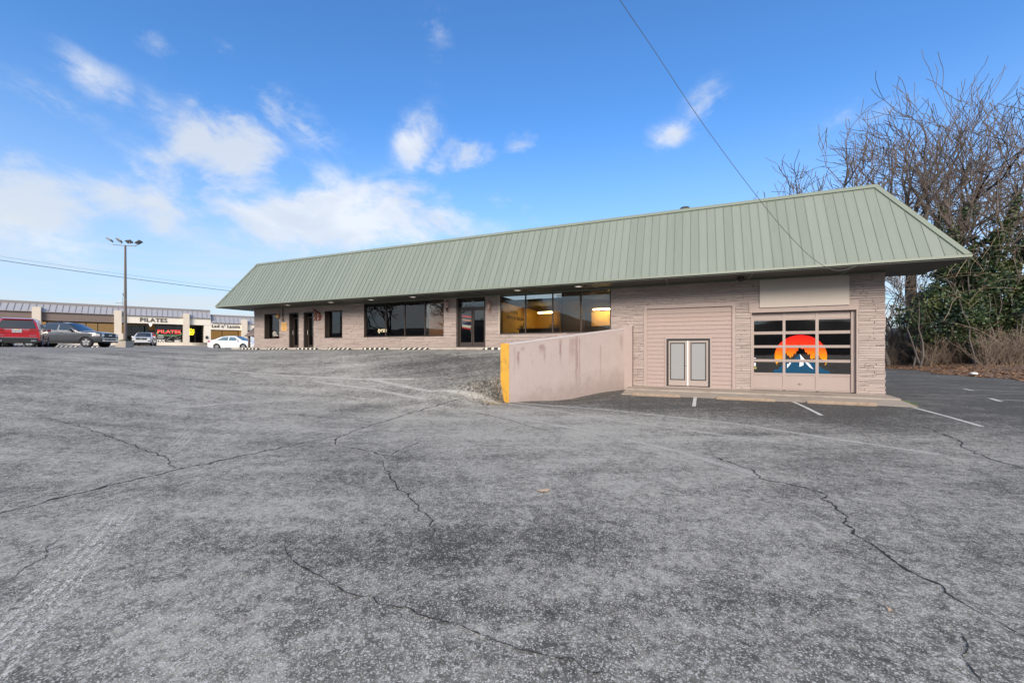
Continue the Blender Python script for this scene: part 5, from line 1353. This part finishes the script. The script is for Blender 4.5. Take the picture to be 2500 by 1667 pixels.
# red crossover, seen from behind
def red_extra(e, half, top, L):
    t = MB(); t.box(-L / 2 + .35, 1.0, .62, .66, 1.80, 1.84); t.box(-L / 2 + .35, 1.0, -.66, -.62, 1.80, 1.84); t.build('roof_rail', m_chrome, e, local=True)
    t = MB(); t.hexa([(-L / 2 + .10, -.62, 1.74), (-L / 2 + .10, .62, 1.74), (-L / 2 + .55, .66, 1.83), (-L / 2 + .55, -.66, 1.83)], [(-L / 2 + .08, -.62, 1.78), (-L / 2 + .08, .62, 1.78), (-L / 2 + .55, .66, 1.86), (-L / 2 + .55, -.66, 1.86)]); t.build('roof_spoiler', m_red, e, local=True)
    t = MB(); t.tube([(-L / 2 - .0, -.05, 1.18), (-L / 2 + .12, .30, 1.36)], .016, 5); t.build('rear_wiper', m_chrome, e, local=True)
    # rear glass stands on the sloping tailgate
    t = MB(); t.grid(lambda i, j: (-L / 2 - .02 + .185 * j, (.78 - .14 * j) * (1 - 2 * i), 1.18 + .50 * j), 6, 3); t.build('rear_window', m_carglass, e, smooth=True, local=True)
    t = MB(); t.grid(lambda i, j: (-L / 2 - .02, .20 * (1 - 2 * i), .92 + .19 * j), 2, 1); t.build('licence_plate', m_plate, e, local=True)
    text('plate_number', '4U8 B57', .12, (0, 0, 0), (0, 0, 0), m_gray, None, .001, 'CENTER')
    o = COL.objects['plate_number']; o.parent = e; o.location = (-L / 2 - .03, 0, .97); o.rotation_euler = (pi / 2, 0, -pi / 2)
    t = MB(); t.grid(lambda i, j: (-L / 2 - .018, .52 * (1 - 2 * i), 1.10 + .035 * j), 6, 1); t.build('chrome_bar', m_chrome, e, local=True)
    t = MB(); t.hexa([(-L / 2 - .03, -.11, 1.10), (-L / 2 - .03, .04, 1.10), (-L / 2 - .03, .11, 1.15), (-L / 2 - .03, -.04, 1.15)], [(-L / 2 - .02, -.11, 1.10), (-L / 2 - .02, .04, 1.10), (-L / 2 - .02, .11, 1.15), (-L / 2 - .02, -.04, 1.15)]); t.build('emblem', mat('gold_emblem', (.75, .52, .14), .3, .6), e, local=True)
    for s in (1, -1):
        t = MB(); t.hexa([(-L / 2 - .05, s * .58, .36), (-L / 2 - .05, s * .80, .36), (-L / 2 + .05, s * .80, .36), (-L / 2 + .05, s * .58, .36)], [(-L / 2 - .05, s * .58, .45), (-L / 2 - .05, s * .80, .45), (-L / 2 + .05, s * .80, .45), (-L / 2 + .05, s * .58, .45)]); t.build('exhaust_tip', m_chrome, e, local=True)
        t = MB(); t.grid(lambda i, j: (-L / 2 - .018, s * (.50 + .30 * i), .72 + .03 * j), 2, 1); t.build('badge', m_chrome, e, local=True)
q = at_f(57, 846, 27.4)
cs = dict(L=5.2, W=2.0, cl=.26, xf=1.6, xr=-1.47, rw=.38, belt=1.12, roof=1.8, tum=.74, tailround=.45, mirror=(.95, 1.12), mm=m_red, ws=(.62, 1.45), spokes=6,
          prof=[(-2.6, 1.12), (-2.585, 1.2), (-2.42, 1.68), (-2.2, 1.77), (-1.0, 1.82), (.3, 1.80), (.65, 1.74), (1.45, 1.16), (1.8, 1.10), (2.4, .96), (2.6, .72)],
          windows=[[(-2.2, 1.2), (-1.35, 1.18), (-1.35, 1.66), (-2.05, 1.62)], [(-1.25, 1.18), (-.25, 1.17), (-.25, 1.70), (-1.25, 1.68)], [(-.15, 1.17), (1.1, 1.17), (.58, 1.66), (-.15, 1.70)]],
          trim=[[(-2.45, .30), (2.4, .30), (2.4, .40), (-2.45, .40)]],
          ends=[('bumper_cladding', -1, -.88, .88, .27, .58, m_dark, .012), ('chrome_strip', -1, -.86, .86, .585, .62, m_chrome, .02), ('tail_lamp', -1, .50, .86, .98, 1.14, m_tail, .014, True), ('tailgate_crease', -1, -.82, .82, .86, .875, m_dark, .008), ('grille', 1, -.7, .7, .5, .85, m_dark)],
          taillamp_side=[[(-2.55, .99), (-2.15, 1.02), (-2.15, 1.13), (-2.55, 1.14)]], headlamp_side=[[(2.1, .80), (2.5, .78), (2.5, .88), (2.1, .92)]],
          seams=[[(-1.3, .45), (-1.29, .45), (-1.29, 1.15), (-1.3, 1.15)], [(-.2, .45), (-.19, .45), (-.19, 1.15), (-.2, 1.15)]], extra=[red_extra])
vehicle('red_crossover', 'red crossover car with its tailgate towards the camera, parked beside the grey truck', 'car', gl(q.x, q.y), heading(-.93, .37), cs, m_red)

# grey crew cab truck
def truck_extra(e, half, top, L):
    t = MB(); t.box(-2.85, -1.02, -.80, .80, .85, 1.37); t.build('bed_liner', m_dark, e, local=True)
    t = MB(); t.grid(lambda i, j: (L / 2 + .022, .60 * (1 - 2 * i), .80 + .34 * j), 4, 2); t.build('grille', m_dark, e, local=True)
    text('grille_lettering', 'RAM', .13, (0, 0, 0), (0, 0, 0), m_chrome, None, .004, 'CENTER', bold=.006, space=1.4)
    o = COL.objects['grille_lettering']; o.parent = e; o.location = (L / 2 + .03, 0, .94); o.rotation_euler = (pi / 2, 0, pi / 2)
    t = MB()
    for z in (.70, .52): t.box(L / 2 - .02, L / 2 + .045, -.86, .86, z, z + .045)
    t.build('bumper_bar', m_chrome, e, local=True)
    for s in (1, -1):
        t = MB(); t.box(-.95, 1.15, s * .93 - .06, s * .93 + .06, .34, .42); t.build('running_board', m_dark, e, local=True)
        t = MB(); t.box(L / 2 - .02, L / 2 + .04, s * .72 - .1, s * .72 + .1, .56, .64); t.build('fog_lamp', m_head, e, local=True)
    t = MB(); t.hexa([(-.6, -.05, 1.99), (-.45, -.05, 1.99), (-.45, .05, 1.99), (-.6, .05, 1.99)], [(-.62, -.02, 2.06), (-.55, -.02, 2.06), (-.55, .02, 2.06), (-.62, .02, 2.06)]); t.build('roof_fin', m_dark, e, local=True)
th = Vector((.81, .588)).normalized(); tl = Vector((-th.y, th.x))
fc = at_f(247, 847, 32.6)           # right front corner on the ground
tp = Vector((fc.x, fc.y)) - th * 2.95 + tl * .93
cs = dict(L=5.9, W=2.06, cl=.38, xf=1.98, xr=-1.70, rw=.42, belt=1.32, roof=1.95, tum=.76, nose=.10, mirror=(1.0, 1.30), mm=m_dark, ws=(.62, 1.42), spokes=5, sw=.17,
          prof=[(-2.95, 1.36), (-1.03, 1.36), (-1.0, 1.38), (-.88, 1.90), (-.6, 1.97), (.2, 1.98), (.62, 1.92), (1.42, 1.36), (1.7, 1.30), (2.5, 1.24), (2.85, 1.14), (2.95, .98)],
          windows=[[(-.80, 1.38), (.06, 1.37), (.06, 1.84), (-.72, 1.82)], [(.18, 1.37), (1.12, 1.36), (.62, 1.82), (.18, 1.85)]],
          trim=[[(-2.9, .42), (2.85, .42), (2.85, .50), (-2.9, .50)]], hm=m_dark,
          handles=[[(-.72, 1.16), (-.48, 1.16), (-.48, 1.21), (-.72, 1.21)], [(.24, 1.15), (.48, 1.15), (.48, 1.20), (.24, 1.20)]],
          seams=[[(-.98, .5), (-.97, .5), (-.97, 1.34), (-.98, 1.34)], [(.11, .5), (.12, .5), (.12, 1.34), (.11, 1.34)], [(1.22, .62), (1.23, .62), (1.23, 1.32), (1.22, 1.32)]],
          headlamp_side=[[(2.42, .92), (2.88, .90), (2.88, 1.10), (2.46, 1.10)]],
          ends=[('head_lamp', 1, .62, .90, .90, 1.10, m_head, .016, True), ('lower_bumper', 1, -.88, .88, .40, .70, m_dark, .010), ('tail_lamp', -1, .8, .95, .9, 1.3, m_tail, .012, True)], extra=[truck_extra])
vehicle('grey_truck', 'dark grey crew cab pickup truck parked behind the red car', 'truck', gl(tp.x, tp.y), atan2(th.y, th.x), cs, m_gray)

# white utility car facing the camera
def w_extra(e, half, top, L):
    t = MB(); t.grid(lambda i, j: (L / 2 + .02, .55 * (1 - 2 * i), .76 + .26 * j), 4, 2); t.build('grille', m_dark, e, local=True)
    t = MB(); t.box(L / 2, L / 2 + .04, -.12, .12, .85, .93); t.build('emblem', m_chrome, e, local=True)
    t = MB(); t.box(-1.9, .4, .66, .70, 1.75, 1.79); t.box(-1.9, .4, -.70, -.66, 1.75, 1.79); t.build('roof_rail', m_chrome, e, local=True)
SUVP = dict(L=5.0, W=2.0, cl=.27, xf=1.55, xr=-1.32, rw=.39, belt=1.12, roof=1.76, tum=.75, mirror=(.95, 1.12), ws=(.55, 1.3), spokes=6,
          prof=[(-2.5, 1.05), (-2.48, 1.2), (-2.3, 1.66), (-2.1, 1.74), (0, 1.77), (.3, 1.75), (.58, 1.69), (1.3, 1.17), (1.6, 1.13), (2.3, 1.04), (2.5, .90)],
          windows=[[(-2.1, 1.18), (-1.25, 1.17), (-1.25, 1.62), (-1.95, 1.58)], [(-1.15, 1.17), (-.2, 1.16), (-.2, 1.66), (-1.15, 1.64)], [(-.1, 1.16), (1.0, 1.16), (.5, 1.60), (-.1, 1.66)]],
          trim=[[(-2.4, .30), (2.4, .30), (2.4, .42), (-2.4, .42)]],
          ends=[('head_lamp', 1, .60, .92, .84, 1.00, m_head, .016, True), ('bumper_cladding', 1, -.9, .9, .28, .46, m_dark, .012), ('bumper_bar', 1, -.55, .55, .62, .66, m_chrome, .016), ('fog_lamp', 1, .62, .88, .56, .70, m_dark, .014, True), ('tail_lamp', -1, .6, .9, .9, 1.1, m_tail, .012, True)],
          headlamp_side=[[(2.05, .86), (2.45, .84), (2.45, 1.0), (2.1, 1.02)]], extra=[w_extra])
q = at_f(346, 847, 53.5)
hw = Vector((.832, -.531)).normalized(); cpos = Vector((q.x, q.y)) - hw * 2.2
vehicle('white_utility_car', 'white utility car with black grille facing the camera beside the planter', 'car', gl(cpos.x, cpos.y), atan2(hw.y, hw.x), SUVP, m_whitecar)
q = at_f(-20, 846, 34)
S2 = dict(SUVP); S2['extra'] = [w_extra]
vehicle('white_utility_car', 'white car mostly hidden behind the red car at the left picture edge', 'car', gl(q.x, q.y), heading(-.93, .37), S2, m_whitecar)

# white sedan, side on
sh_ = Vector((cos(TH), sin(TH)))
rwp = at_f(530.6, 852, 43)
spos = Vector((rwp.x, rwp.y)) + sh_ * 1.36 + Vector((-sh_.y, sh_.x)) * .8
cs = dict(L=4.85, W=1.84, cl=.22, xf=1.42, xr=-1.36, rw=.335, belt=.93, roof=1.45, tum=.72, nose=.2, mirror=(.85, .92), ws=(.45, 1.30), bw=(-1.75, -1.05), spokes=9, sw=.07, gl=m_skyglass, wsgl=m_skyglass,
          prof=[(-2.42, .82), (-2.38, .98), (-2.0, 1.06), (-1.75, 1.08), (-1.05, 1.39), (-.6, 1.455), (0, 1.47), (.45, 1.42), (1.30, .98), (1.6, .94), (2.1, .84), (2.35, .72), (2.42, .6)],
          windows=[[(-1.38, 1.0), (-.22, .97), (-.22, 1.37), (-.82, 1.34)], [(-.12, .97), (1.02, .95), (.42, 1.33), (-.12, 1.37)]],
          seams=[[(-.18, .3), (-.17, .3), (-.17, .95), (-.18, .95)], [(1.0, .4), (1.01, .4), (1.01, .9), (1.0, .9)]],
          handles=[[(-1.0, .82), (-.8, .82), (-.8, .86), (-1.0, .86)], [(.0, .80), (.2, .80), (.2, .84), (.0, .84)]],
          taillamp_side=[[(-2.38, .80), (-2.05, .84), (-2.05, .95), (-2.38, .98)]], headlamp_side=[[(2.0, .62), (2.36, .58), (2.36, .68), (1.9, .76)]],
          ends=[('tail_lamp', -1, .5, .8, .78, .94, m_tail, .012, True), ('grille', 1, -.6, .6, .3, .5, m_dark)])
vehicle('white_sedan', 'white sedan seen side on behind the far corner of the stone building', 'car', (spos.x, spos.y, ground(spos.x, spos.y) - .06), TH, cs, m_whitecar)

# ------------------------------------------------------------------ trees
def grow(q, p, d, L, r, lev, out, maxlev, spread=.55, up=.07, kids=(4, 4, 4, 4, 3), taper=.55, minr=.014, wob=.17):
    n = (7, 6, 5, 4, 3, 3)[min(lev, 5)]; pts = [p.copy()]; rads = [r]; dirs = [d.copy()]
    for i in range(n):
        d = (d + Vector((q.gauss(0, wob), q.gauss(0, wob), q.gauss(0, wob) + up * (1 if lev else .3))) ).normalized()
        p = p + d * (L / n); pts.append(p.copy()); rads.append(max(minr, r * (1 - (1 - taper) * (i + 1) / n))); dirs.append(d.copy())
    out.append((lev, pts, rads))
    if lev >= maxlev: return
    k = kids[min(lev, len(kids) - 1)]
    for c in range(k):
        t = q.uniform(.35, 1.0) if lev else q.uniform(.5, 1.0)
        if c == 0: t = 1.0
        i = max(1, min(n, int(round(t * n)))); dd = dirs[i]
        a = Vector((q.gauss(0, 1), q.gauss(0, 1), q.gauss(0, .6))); a = (a - dd * a.dot(dd)).normalized()
        sp = spread * q.uniform(.6, 1.35) * (.6 if c == 0 else 1)
        nd = (dd * cos(sp) + a * sin(sp)).normalized()
        grow(q, pts[i].copy(), nd, L * q.uniform(.55, .82), max(minr, rads[i] * q.uniform(.56, .78)), lev + 1, out, maxlev, spread, up, kids, taper, minr, wob)
def tree(name, label, loc, seed, H, r, maxlev=5, lean=(0, 0), spread=.55, ivy=0, minr=.024, group=None, kids=(4, 4, 4, 4, 3), up=.06, ivymat=None, first=.42, ivyspread=.35, ivyh=.8):
    q = random.Random(seed); out = []
    e = empty(name, loc, label, 'tree', group)
    grow(q, Vector(loc) - Vector((0, 0, .3)), Vector((lean[0], lean[1], 1)).normalized(), H * first, r, 0, out, maxlev, spread, up, kids, .62, minr)
    a, b = MB(), MB()
    for lev, pts, rads in out:
        if lev <= 1: a.tube(pts, rads, 9 if lev == 0 else 7)
        else: b.tube(pts, rads, 5 if lev == 2 else 3, cap=False)
    a.build('trunk', m_trunk, e, smooth=True); b.build('crown', m_twig, e)
    if ivy:
        m = MB(); src = [(p_, r_) for lev, pts, rads in out if lev <= 2 for p_, r_ in zip(pts, rads)]
        segs = [(pts[i], pts[i + 1], rads[i], lev) for lev, pts, rads in out if lev <= 2 for i in range(len(pts) - 1) if pts[i].z - loc[2] < H * ivyh * q.uniform(.7, 1.0)]
        wts = [((b_ - a_).length * (1.0 if lev == 0 else .75 if lev == 1 else .3)) for a_, b_, r_, lev in segs]
        for k in range(ivy):
            a_, b_, r_, lev = q.choices(segs, wts)[0]; c = a_.lerp(b_, q.random())
            s = (r_ + ivyspread * (1.0 if lev == 0 else .75 if lev == 1 else .5))
            c = c + Vector((q.gauss(0, s * .6), q.gauss(0, s * .6), q.gauss(0, s * .5))); leaf(m, c, q.uniform(.07, .15), q)
        m.build('ivy', ivymat or m_ivy, e)
    return e
def leaf(m, c, s, q):
    u = Vector((q.gauss(0, 1), q.gauss(0, 1), q.gauss(0, 1))).normalized(); w_ = u.cross(Vector((q.gauss(0, 1), q.gauss(0, 1), q.gauss(0, 1)))).normalized()
    m.face([c - u * s, c + w_ * s * .7, c + u * s, c - w_ * s * .7])
def gp(u, F): d_ = at_f(u, 860, F); return (d_.x, d_.y, ground(d_.x, d_.y))
tree('bare_tree', 'wide bare tree behind the roof, leftmost of the trees', gp(2075, 40), 7, 22.9, .62, 5, (0, 0), .62, group='bare winter trees', kids=(5, 4, 4, 3, 3))
tree('bare_tree', 'tall bare tree with a thick pale trunk just right of the building corner', gp(2220, 43), 1, 27.2, .62, 5, (0, 0), .55, group='bare winter trees', kids=(5, 4, 4, 3, 2))
tree('bare_tree', 'bare tree rising straight above the ivy covered fork', gp(2330, 48), 18, 28.9, .50, 5, (0, 0), .5, group='bare winter trees', kids=(5, 4, 4, 3, 2))
tree('bare_tree', 'bare tree at the right picture edge', gp(2490, 46), 21, 23.8, .52, 5, (.03, 0), .5, group='bare winter trees', kids=(5, 4, 4, 3, 2))
tree('bare_tree', 'slim bare tree close against the building corner', gp(2168, 40), 37, 14, .20, 4, (.02, 0), .5, group='bare winter trees')
tree('bare_tree', 'thin dark leaning tree between the corner and the ivy thicket', gp(2215, 41), 41, 10, .13, 4, (-.25, 0), .6, group='bare winter trees')
tree('ivy_tree', 'forked tree wrapped in green ivy above the thicket', gp(2362, 38), 52, 23, .42, 5, (.02, 0), .5, ivy=11000, first=.46, ivyspread=.38, ivyh=.72, kids=(5, 4, 4, 4, 3))
tree('ivy_tree', 'ivy covered tree cut off by the right picture edge', gp(2490, 37), 61, 18, .34, 4, (0, 0), .55, ivy=6000, first=.5, ivyspread=.6, ivyh=.8)
# ivy thicket: evergreen mass with dangling dry vines
tq = random.Random(77)
def thicket(label, lobes, n, mats, stems=60, vines=60):
    base = gp(lobes[0][0], lobes[0][2]); e = empty('ivy_thicket', base, label, 'thicket')
    L = []
    for (u, v, F, ru, rv) in lobes:
        c = at_f(u, v, F); k = F / FPX; L.append((c, ru * k, rv * k))
    tot = sum(a * b for _, a, b in L)
    for mt, share, sc in mats:
        m = MB()
        for (c, a, b) in L:
            k = int(n * share * a * b / tot)
            cl = [(Vector((tq.gauss(0, 1), tq.gauss(0, 1), tq.gauss(0, 1))).normalized() * (tq.random() ** .45), tq.uniform(.12, .26)) for _ in range(max(4, k // 90))]
            for i in range(k):
                cc, s = tq.choice(cl); p = Vector((c.x + a * (cc.x + tq.gauss(0, s * .6)), c.y + a * (cc.y + tq.gauss(0, s * .6)), c.z + b * (cc.z + tq.gauss(0, s * .6))))
                if p.z > ground(p.x, p.y) + .05: leaf(m, p, tq.uniform(.07, .15) * sc, tq)
        m.build('foliage', mt, e)
    m = MB()
    for i in range(stems):
        c, a, b = tq.choice(L); x, y = c.x + tq.uniform(-a, a) * .8, c.y + tq.uniform(-a, a) * .8; z = ground(x, y)
        pts = [Vector((x, y, z - .1))]; h = max(.5, c.z - z + b * .4)
        for j in range(5): pts.append(pts[-1] + Vector((tq.gauss(0, .25), tq.gauss(0, .25), h / 5)))
        m.tube(pts, [.09, .08, .06, .05, .04, .03], 5)
    m.build('stems', m_trunk, e)
    m = MB()
    for i in range(vines):
        c, a, b = tq.choice(L); an = tq.uniform(0, 6.28)
        p = Vector((c.x + a * .9 * cos(an), c.y + a * .9 * sin(an), c.z + b * tq.uniform(.2, 1.0))); d_ = Vector((tq.gauss(0, .7), tq.gauss(0, .7), .6)); pts = [p]
        for j in range(9): d_.z -= .22; d_ += Vector((tq.gauss(0, .2), tq.gauss(0, .2), 0)); pts.append(pts[-1] + d_ * .42)
        pts = [p_ for p_ in pts if p_.z > ground(p_.x, p_.y)] or [p, p + Vector((0, 0, .1))]
        if len(pts) > 2: m.tube(pts, tq.uniform(.008, .02), 3)
    m.build('vines', m_vine, e)
thicket('large dark green ivy thicket hung with dry vines right of the building', [(2295, 765, 37, 95, 75), (2400, 745, 36, 85, 85), (2380, 665, 37, 70, 45), (2262, 760, 39, 32, 45), (2330, 830, 37, 80, 45), (2300, 700, 38, 60, 40), (2450, 800, 36, 50, 65), (2400, 610, 37, 40, 40), (2330, 650, 37, 55, 30)], 23000, [(m_ivyd, .42, 1.0), (m_ivy, .58, 1.0)], 50, 130)
thicket('ivy clump at the right picture edge', [(2510, 720, 35, 45, 60), (2500, 640, 36, 30, 40)], 4500, [(m_ivyd, .5, 1.0), (m_ivy, .5, 1.0)], 10, 14)
def brush(label, u0, u1, F0, F1, n, h0, h1, seed):
    q = random.Random(seed); c = gp((u0 + u1) / 2, (F0 + F1) / 2); e = empty('brush', c, label, 'brush', 'brown brush along the lot edge'); m = MB()
    for i in range(n):
        b_ = gp(q.uniform(u0, u1), q.uniform(F0, F1)); p = Vector(b_); h = q.uniform(h0, h1); d_ = Vector((q.gauss(0, .3), q.gauss(0, .3), 1)).normalized(); pts = [p]
        for j in range(5): d_ = (d_ + Vector((q.gauss(0, .17), q.gauss(0, .17), -.04))).normalized(); pts.append(pts[-1] + d_ * h / 5)
        r = q.uniform(.012, .026); m.tube(pts, [r * (1 - .13 * k) for k in range(6)], 3, cap=False)
        for s in range(5):
            k = q.randint(1, 4); dd = (Vector((q.gauss(0, .7), q.gauss(0, .7), .6))).normalized(); a = pts[k]; m.tube([a, a + dd * h * .16, a + dd * h * .26 + Vector((q.gauss(0, .1), q.gauss(0, .1), .1))], [.012, .010, .008], 3, cap=False)
    m.build('stems', m_brush, e); return e
brush('brown leafless brush between the building corner and the ivy thicket', 2150, 2260, 40, 48, 460, 1.8, 4.2, 1)
brush('brown leafless brush under the ivy thicket', 2255, 2400, 36, 41, 420, 1.2, 3.4, 2)
brush('tall brown brush at the right picture edge', 2395, 2560, 32, 37, 480, 1.4, 3.6, 3)
# far wood closing the view beyond the brush
q = random.Random(90); m = MB()
for i in range(230):
    x = q.uniform(22, 75); y = q.uniform(55, 120); p = Vector((x, y, ground(x, y))); h = q.uniform(4, 9); pts = [p]; d_ = Vector((q.gauss(0, .1), q.gauss(0, .1), 1))
    for j in range(4): d_ = (d_ + Vector((q.gauss(0, .15), q.gauss(0, .15), 0))).normalized(); pts.append(pts[-1] + d_ * h / 4)
    m.tube(pts, [.14, .11, .09, .06, .03], 4, cap=False)
    for s in range(14):
        a = pts[q.randint(1, 4)].lerp(pts[q.randint(1, 3)], q.random()); dd = Vector((q.gauss(0, .6), q.gauss(0, .6), .7)).normalized(); b_ = a + dd * h * .18; m.tube([a, b_, b_ + Vector((q.gauss(0, .4), q.gauss(0, .4), h * .1))], [.05, .035, .02], 3, cap=False)
m.build('far_woods', m_twig, None, kind='stuff', label='grey brown bare woods beyond the lot edge', cat='woods')
# house half hidden behind the brush
hc = at_f(2243, 858, 62); hz = ground(hc.x, hc.y); he = empty('yellow_house', (hc.x, hc.y, hz), 'pale yellow house glimpsed through the brush right of the building', 'house')
m = MB(); m.box(hc.x - 1.6, hc.x + 4.5, hc.y, hc.y + 6, hz, hz + 3.0); m.build('wall', mat('pale_yellow_siding', (.62, .56, .38), .7), he)
m = MB(); m.hexa([(hc.x - 2, hc.y - .5, hz + 3.0), (hc.x + 5, hc.y - .5, hz + 3.0), (hc.x + 5, hc.y + 6.5, hz + 3.0), (hc.x - 2, hc.y + 6.5, hz + 3.0)], [(hc.x - 2, hc.y + 2.9, hz + 4.8), (hc.x + 5, hc.y + 2.9, hz + 4.8), (hc.x + 5, hc.y + 3.1, hz + 4.8), (hc.x - 2, hc.y + 3.1, hz + 4.8)]); m.build('roof', mat('grey_shingle', (.16, .15, .15), .9), he)
m = MB(); m.box(hc.x - .3, hc.x + .6, hc.y - .03, hc.y, hz + 1.0, hz + 2.2); m.build('window', m_carglass, he)
# leaf litter strip
m = MB(); ly = [22 + 1.6 * i for i in range(40)]; lq = random.Random(14)
def ledge(y): return 17.1 + .45 * sin(y * .6) + .3 * sin(y * 1.7)
for y in ly:
    for k in range(13):
        x = ledge(y) + 14 * (k / 12) ** 1.4; m.v.append(Vector((x, y, ground(x, y) + .006 + (.10 * sm(k / 2) + lq.uniform(0, .05) if k else -.004))))
for i in range(len(ly) - 1):
    for k in range(12): a = i * 13 + k; m.f.append((a, a + 1, a + 14, a + 13)); m.mi.append(0)
m.build('leaf_strewn_bank', m_litter, None, smooth=True, kind='structure')
m = MB()
for i in range(9000):
    y = lq.uniform(24, 70); x = ledge(y) - .5 + abs(lq.gauss(0, 2.2)); c = Vector((x, y, ground(x, y) + .02 + .12 * sm((x - ledge(y)) / 1.5) + lq.uniform(0, .06))); a = lq.uniform(0, 6.3); s = lq.uniform(.05, .11)
    u = Vector((cos(a), sin(a), lq.uniform(-.5, .5))) * s; w_ = Vector((-sin(a), cos(a), lq.uniform(-.5, .5))) * s * .6; m.face([c - u, c + w_, c + u, c - w_])
m.build('leaf_litter', m_dryleaf, None, kind='stuff', label='brown fallen leaves along the lot edge', cat='leaves')
c = at_f(2378, 911, 27.5); m = MB(); m.lathe([(0, .16), (.14, .13), (.2, .05), (.18, 0)], (c.x, c.y, ground(c.x, c.y) + .1), 'z', 10); m.build('white_litter', m_whitepaint, None, label='crumpled white litter lying on the leaf bank', cat='litter')
# grass tufts at the corner of the apron
m = MB()
for i in range(120):
    x, y = 6.42 + abs(lq.gauss(0, .08)), lq.uniform(17.2, 18.9); z = ground(x, y); a = lq.uniform(0, 6.3); h = lq.uniform(.03, .10); m.face([(x, y, z), (x + .02, y, z), (x + .05 * cos(a), y + .05 * sin(a), z + h)])
m.build('weeds', mat('green_weeds', (.10, .15, .04), .8), None, kind='stuff', label='green weeds along the edge of the concrete apron', cat='weeds')

# fallen leaves on the asphalt
def fallen(u, v, s, label, a=0.0):
    c = hit(u, v, .012); out = [(-1, .1), (-.86, .42), (-.55, .3), (-.1, .42), (.3, .34), (.78, .62), (1.05, .78), (.95, .30), (.72, -.25), (.55, -.5), (.28, -.42), (.1, -.12), (-.08, -.32), (-.38, -.5), (-.62, -.28)]
    m = MB(); ca, sa = cos(a + TH), sin(a + TH)
    P_ = [Vector((c.x + s * (x * ca - y * sa), c.y + s * (x * sa + y * ca), c.z + s * (.10 * abs(x) ** 1.5 + .12 * abs(y)))) for x, y in out]
    m.face(P_); m.build('fallen_leaf', m_tanleaf, None, label=label, cat='leaf', group='leaves on the asphalt')
fallen(1327, 1200, .085, 'dry tan oak leaf lying alone in the middle of the asphalt')
fallen(2172, 1492, .028, 'small tan leaf scrap on the asphalt near the right crack', .8)
fallen(1100, 924, .12, 'dry leaf left of the yellow wall end', .5)

# ------------------------------------------------------------------ behind the camera: what the windows mirror
def pole_b(x, y, label):
    z = ground(x, y); e = empty('utility_pole', (x, y, z), label, 'utility pole', 'utility poles across the street'); m = MB(); m.tube([(x, y, z), (x, y, z + 11.5)], [.17, .12], 8); m.build('post', m_trunk, e); m = MB(); m.box(x - 1.2, x + 1.2, y - .06, y + .06, z + 10.6, z + 10.75); m.build('crossarm', m_trunk, e); return z + 10.8
za = pole_b(-16, -24, 'wooden utility pole behind the camera, nearer the stone building'); zb = pole_b(-62, -20, 'wooden utility pole behind the camera, farther along the street'); zc_ = pole_b(30, -28, 'wooden utility pole behind the camera, beyond the open corner')
for i, dzz in enumerate((0, -.9, -2.0)):
    wire('street_line', sag(Vector((-62, -20, zb + dzz)), Vector((-16, -24, za + dzz)), .9) + sag(Vector((-16, -24, za + dzz)), Vector((30, -28, zc_ + dzz)), .9)[1:], .02, m_wire, ('top', 'middle', 'lowest')[i] + ' line between the utility poles across the street', 'power line', 'street lines')
tree('bare_tree', 'bare street tree mirrored in the left storefront window', (-42, -14, ground(-42, -14)), 71, 15, .28, 5, minr=.03, group='bare street trees', kids=(5, 4, 4, 4, 3), first=.3)
tree('bare_tree', 'bare street tree mirrored beside the curtained pane', (-32, -13, ground(-32, -13)), 72, 14, .26, 5, minr=.03, group='bare street trees', kids=(5, 4, 4, 4, 3), first=.3)
def conifer(x, y, H, seed, label):
    q = random.Random(seed); z = ground(x, y); e = empty('pine_tree', (x, y, z), label, 'tree'); m = MB(); m.tube([(x, y, z), (x, y, z + H)], [.25, .03], 7); m.build('trunk', m_trunk, e); m = MB()
    for k in range(34):
        h = H * q.uniform(.3, 1); a = q.uniform(0, 6.28); r = H * .22 * q.uniform(.2, 1) * (1.25 - h / H); c = Vector((x + r * cos(a), y + r * sin(a), z + h))
        for i in range(110): leaf(m, c + Vector((q.gauss(0, .6), q.gauss(0, .6), q.gauss(0, .28))), q.uniform(.10, .24), q)
    m.build('crown', m_ivyd, e)
conifer(-27, -34, 11, 3, 'dark pine mirrored in the yellow lit window'); conifer(-33, -30, 12, 4, 'broad dark pine mirrored in the yellow lit window, leftmost of two')
hl = MB()
def hill(i, j):
    r = 11 + 14 * exp(-((i - .455) / .04) ** 2) + 3 * sin(i * 23) + .9 * sin(i * 140) + .6 * sin(i * 330); return (-420 + 760 * i, -95 - 160 * j, -3 + r * sin(min(1, j * 3) * pi / 2))
hl.grid(hill, 400, 8); hl.build('hills', mat('wooded_hill', (.055, .050, .042), .95, var=.4, vscale=.3), None, kind='structure')
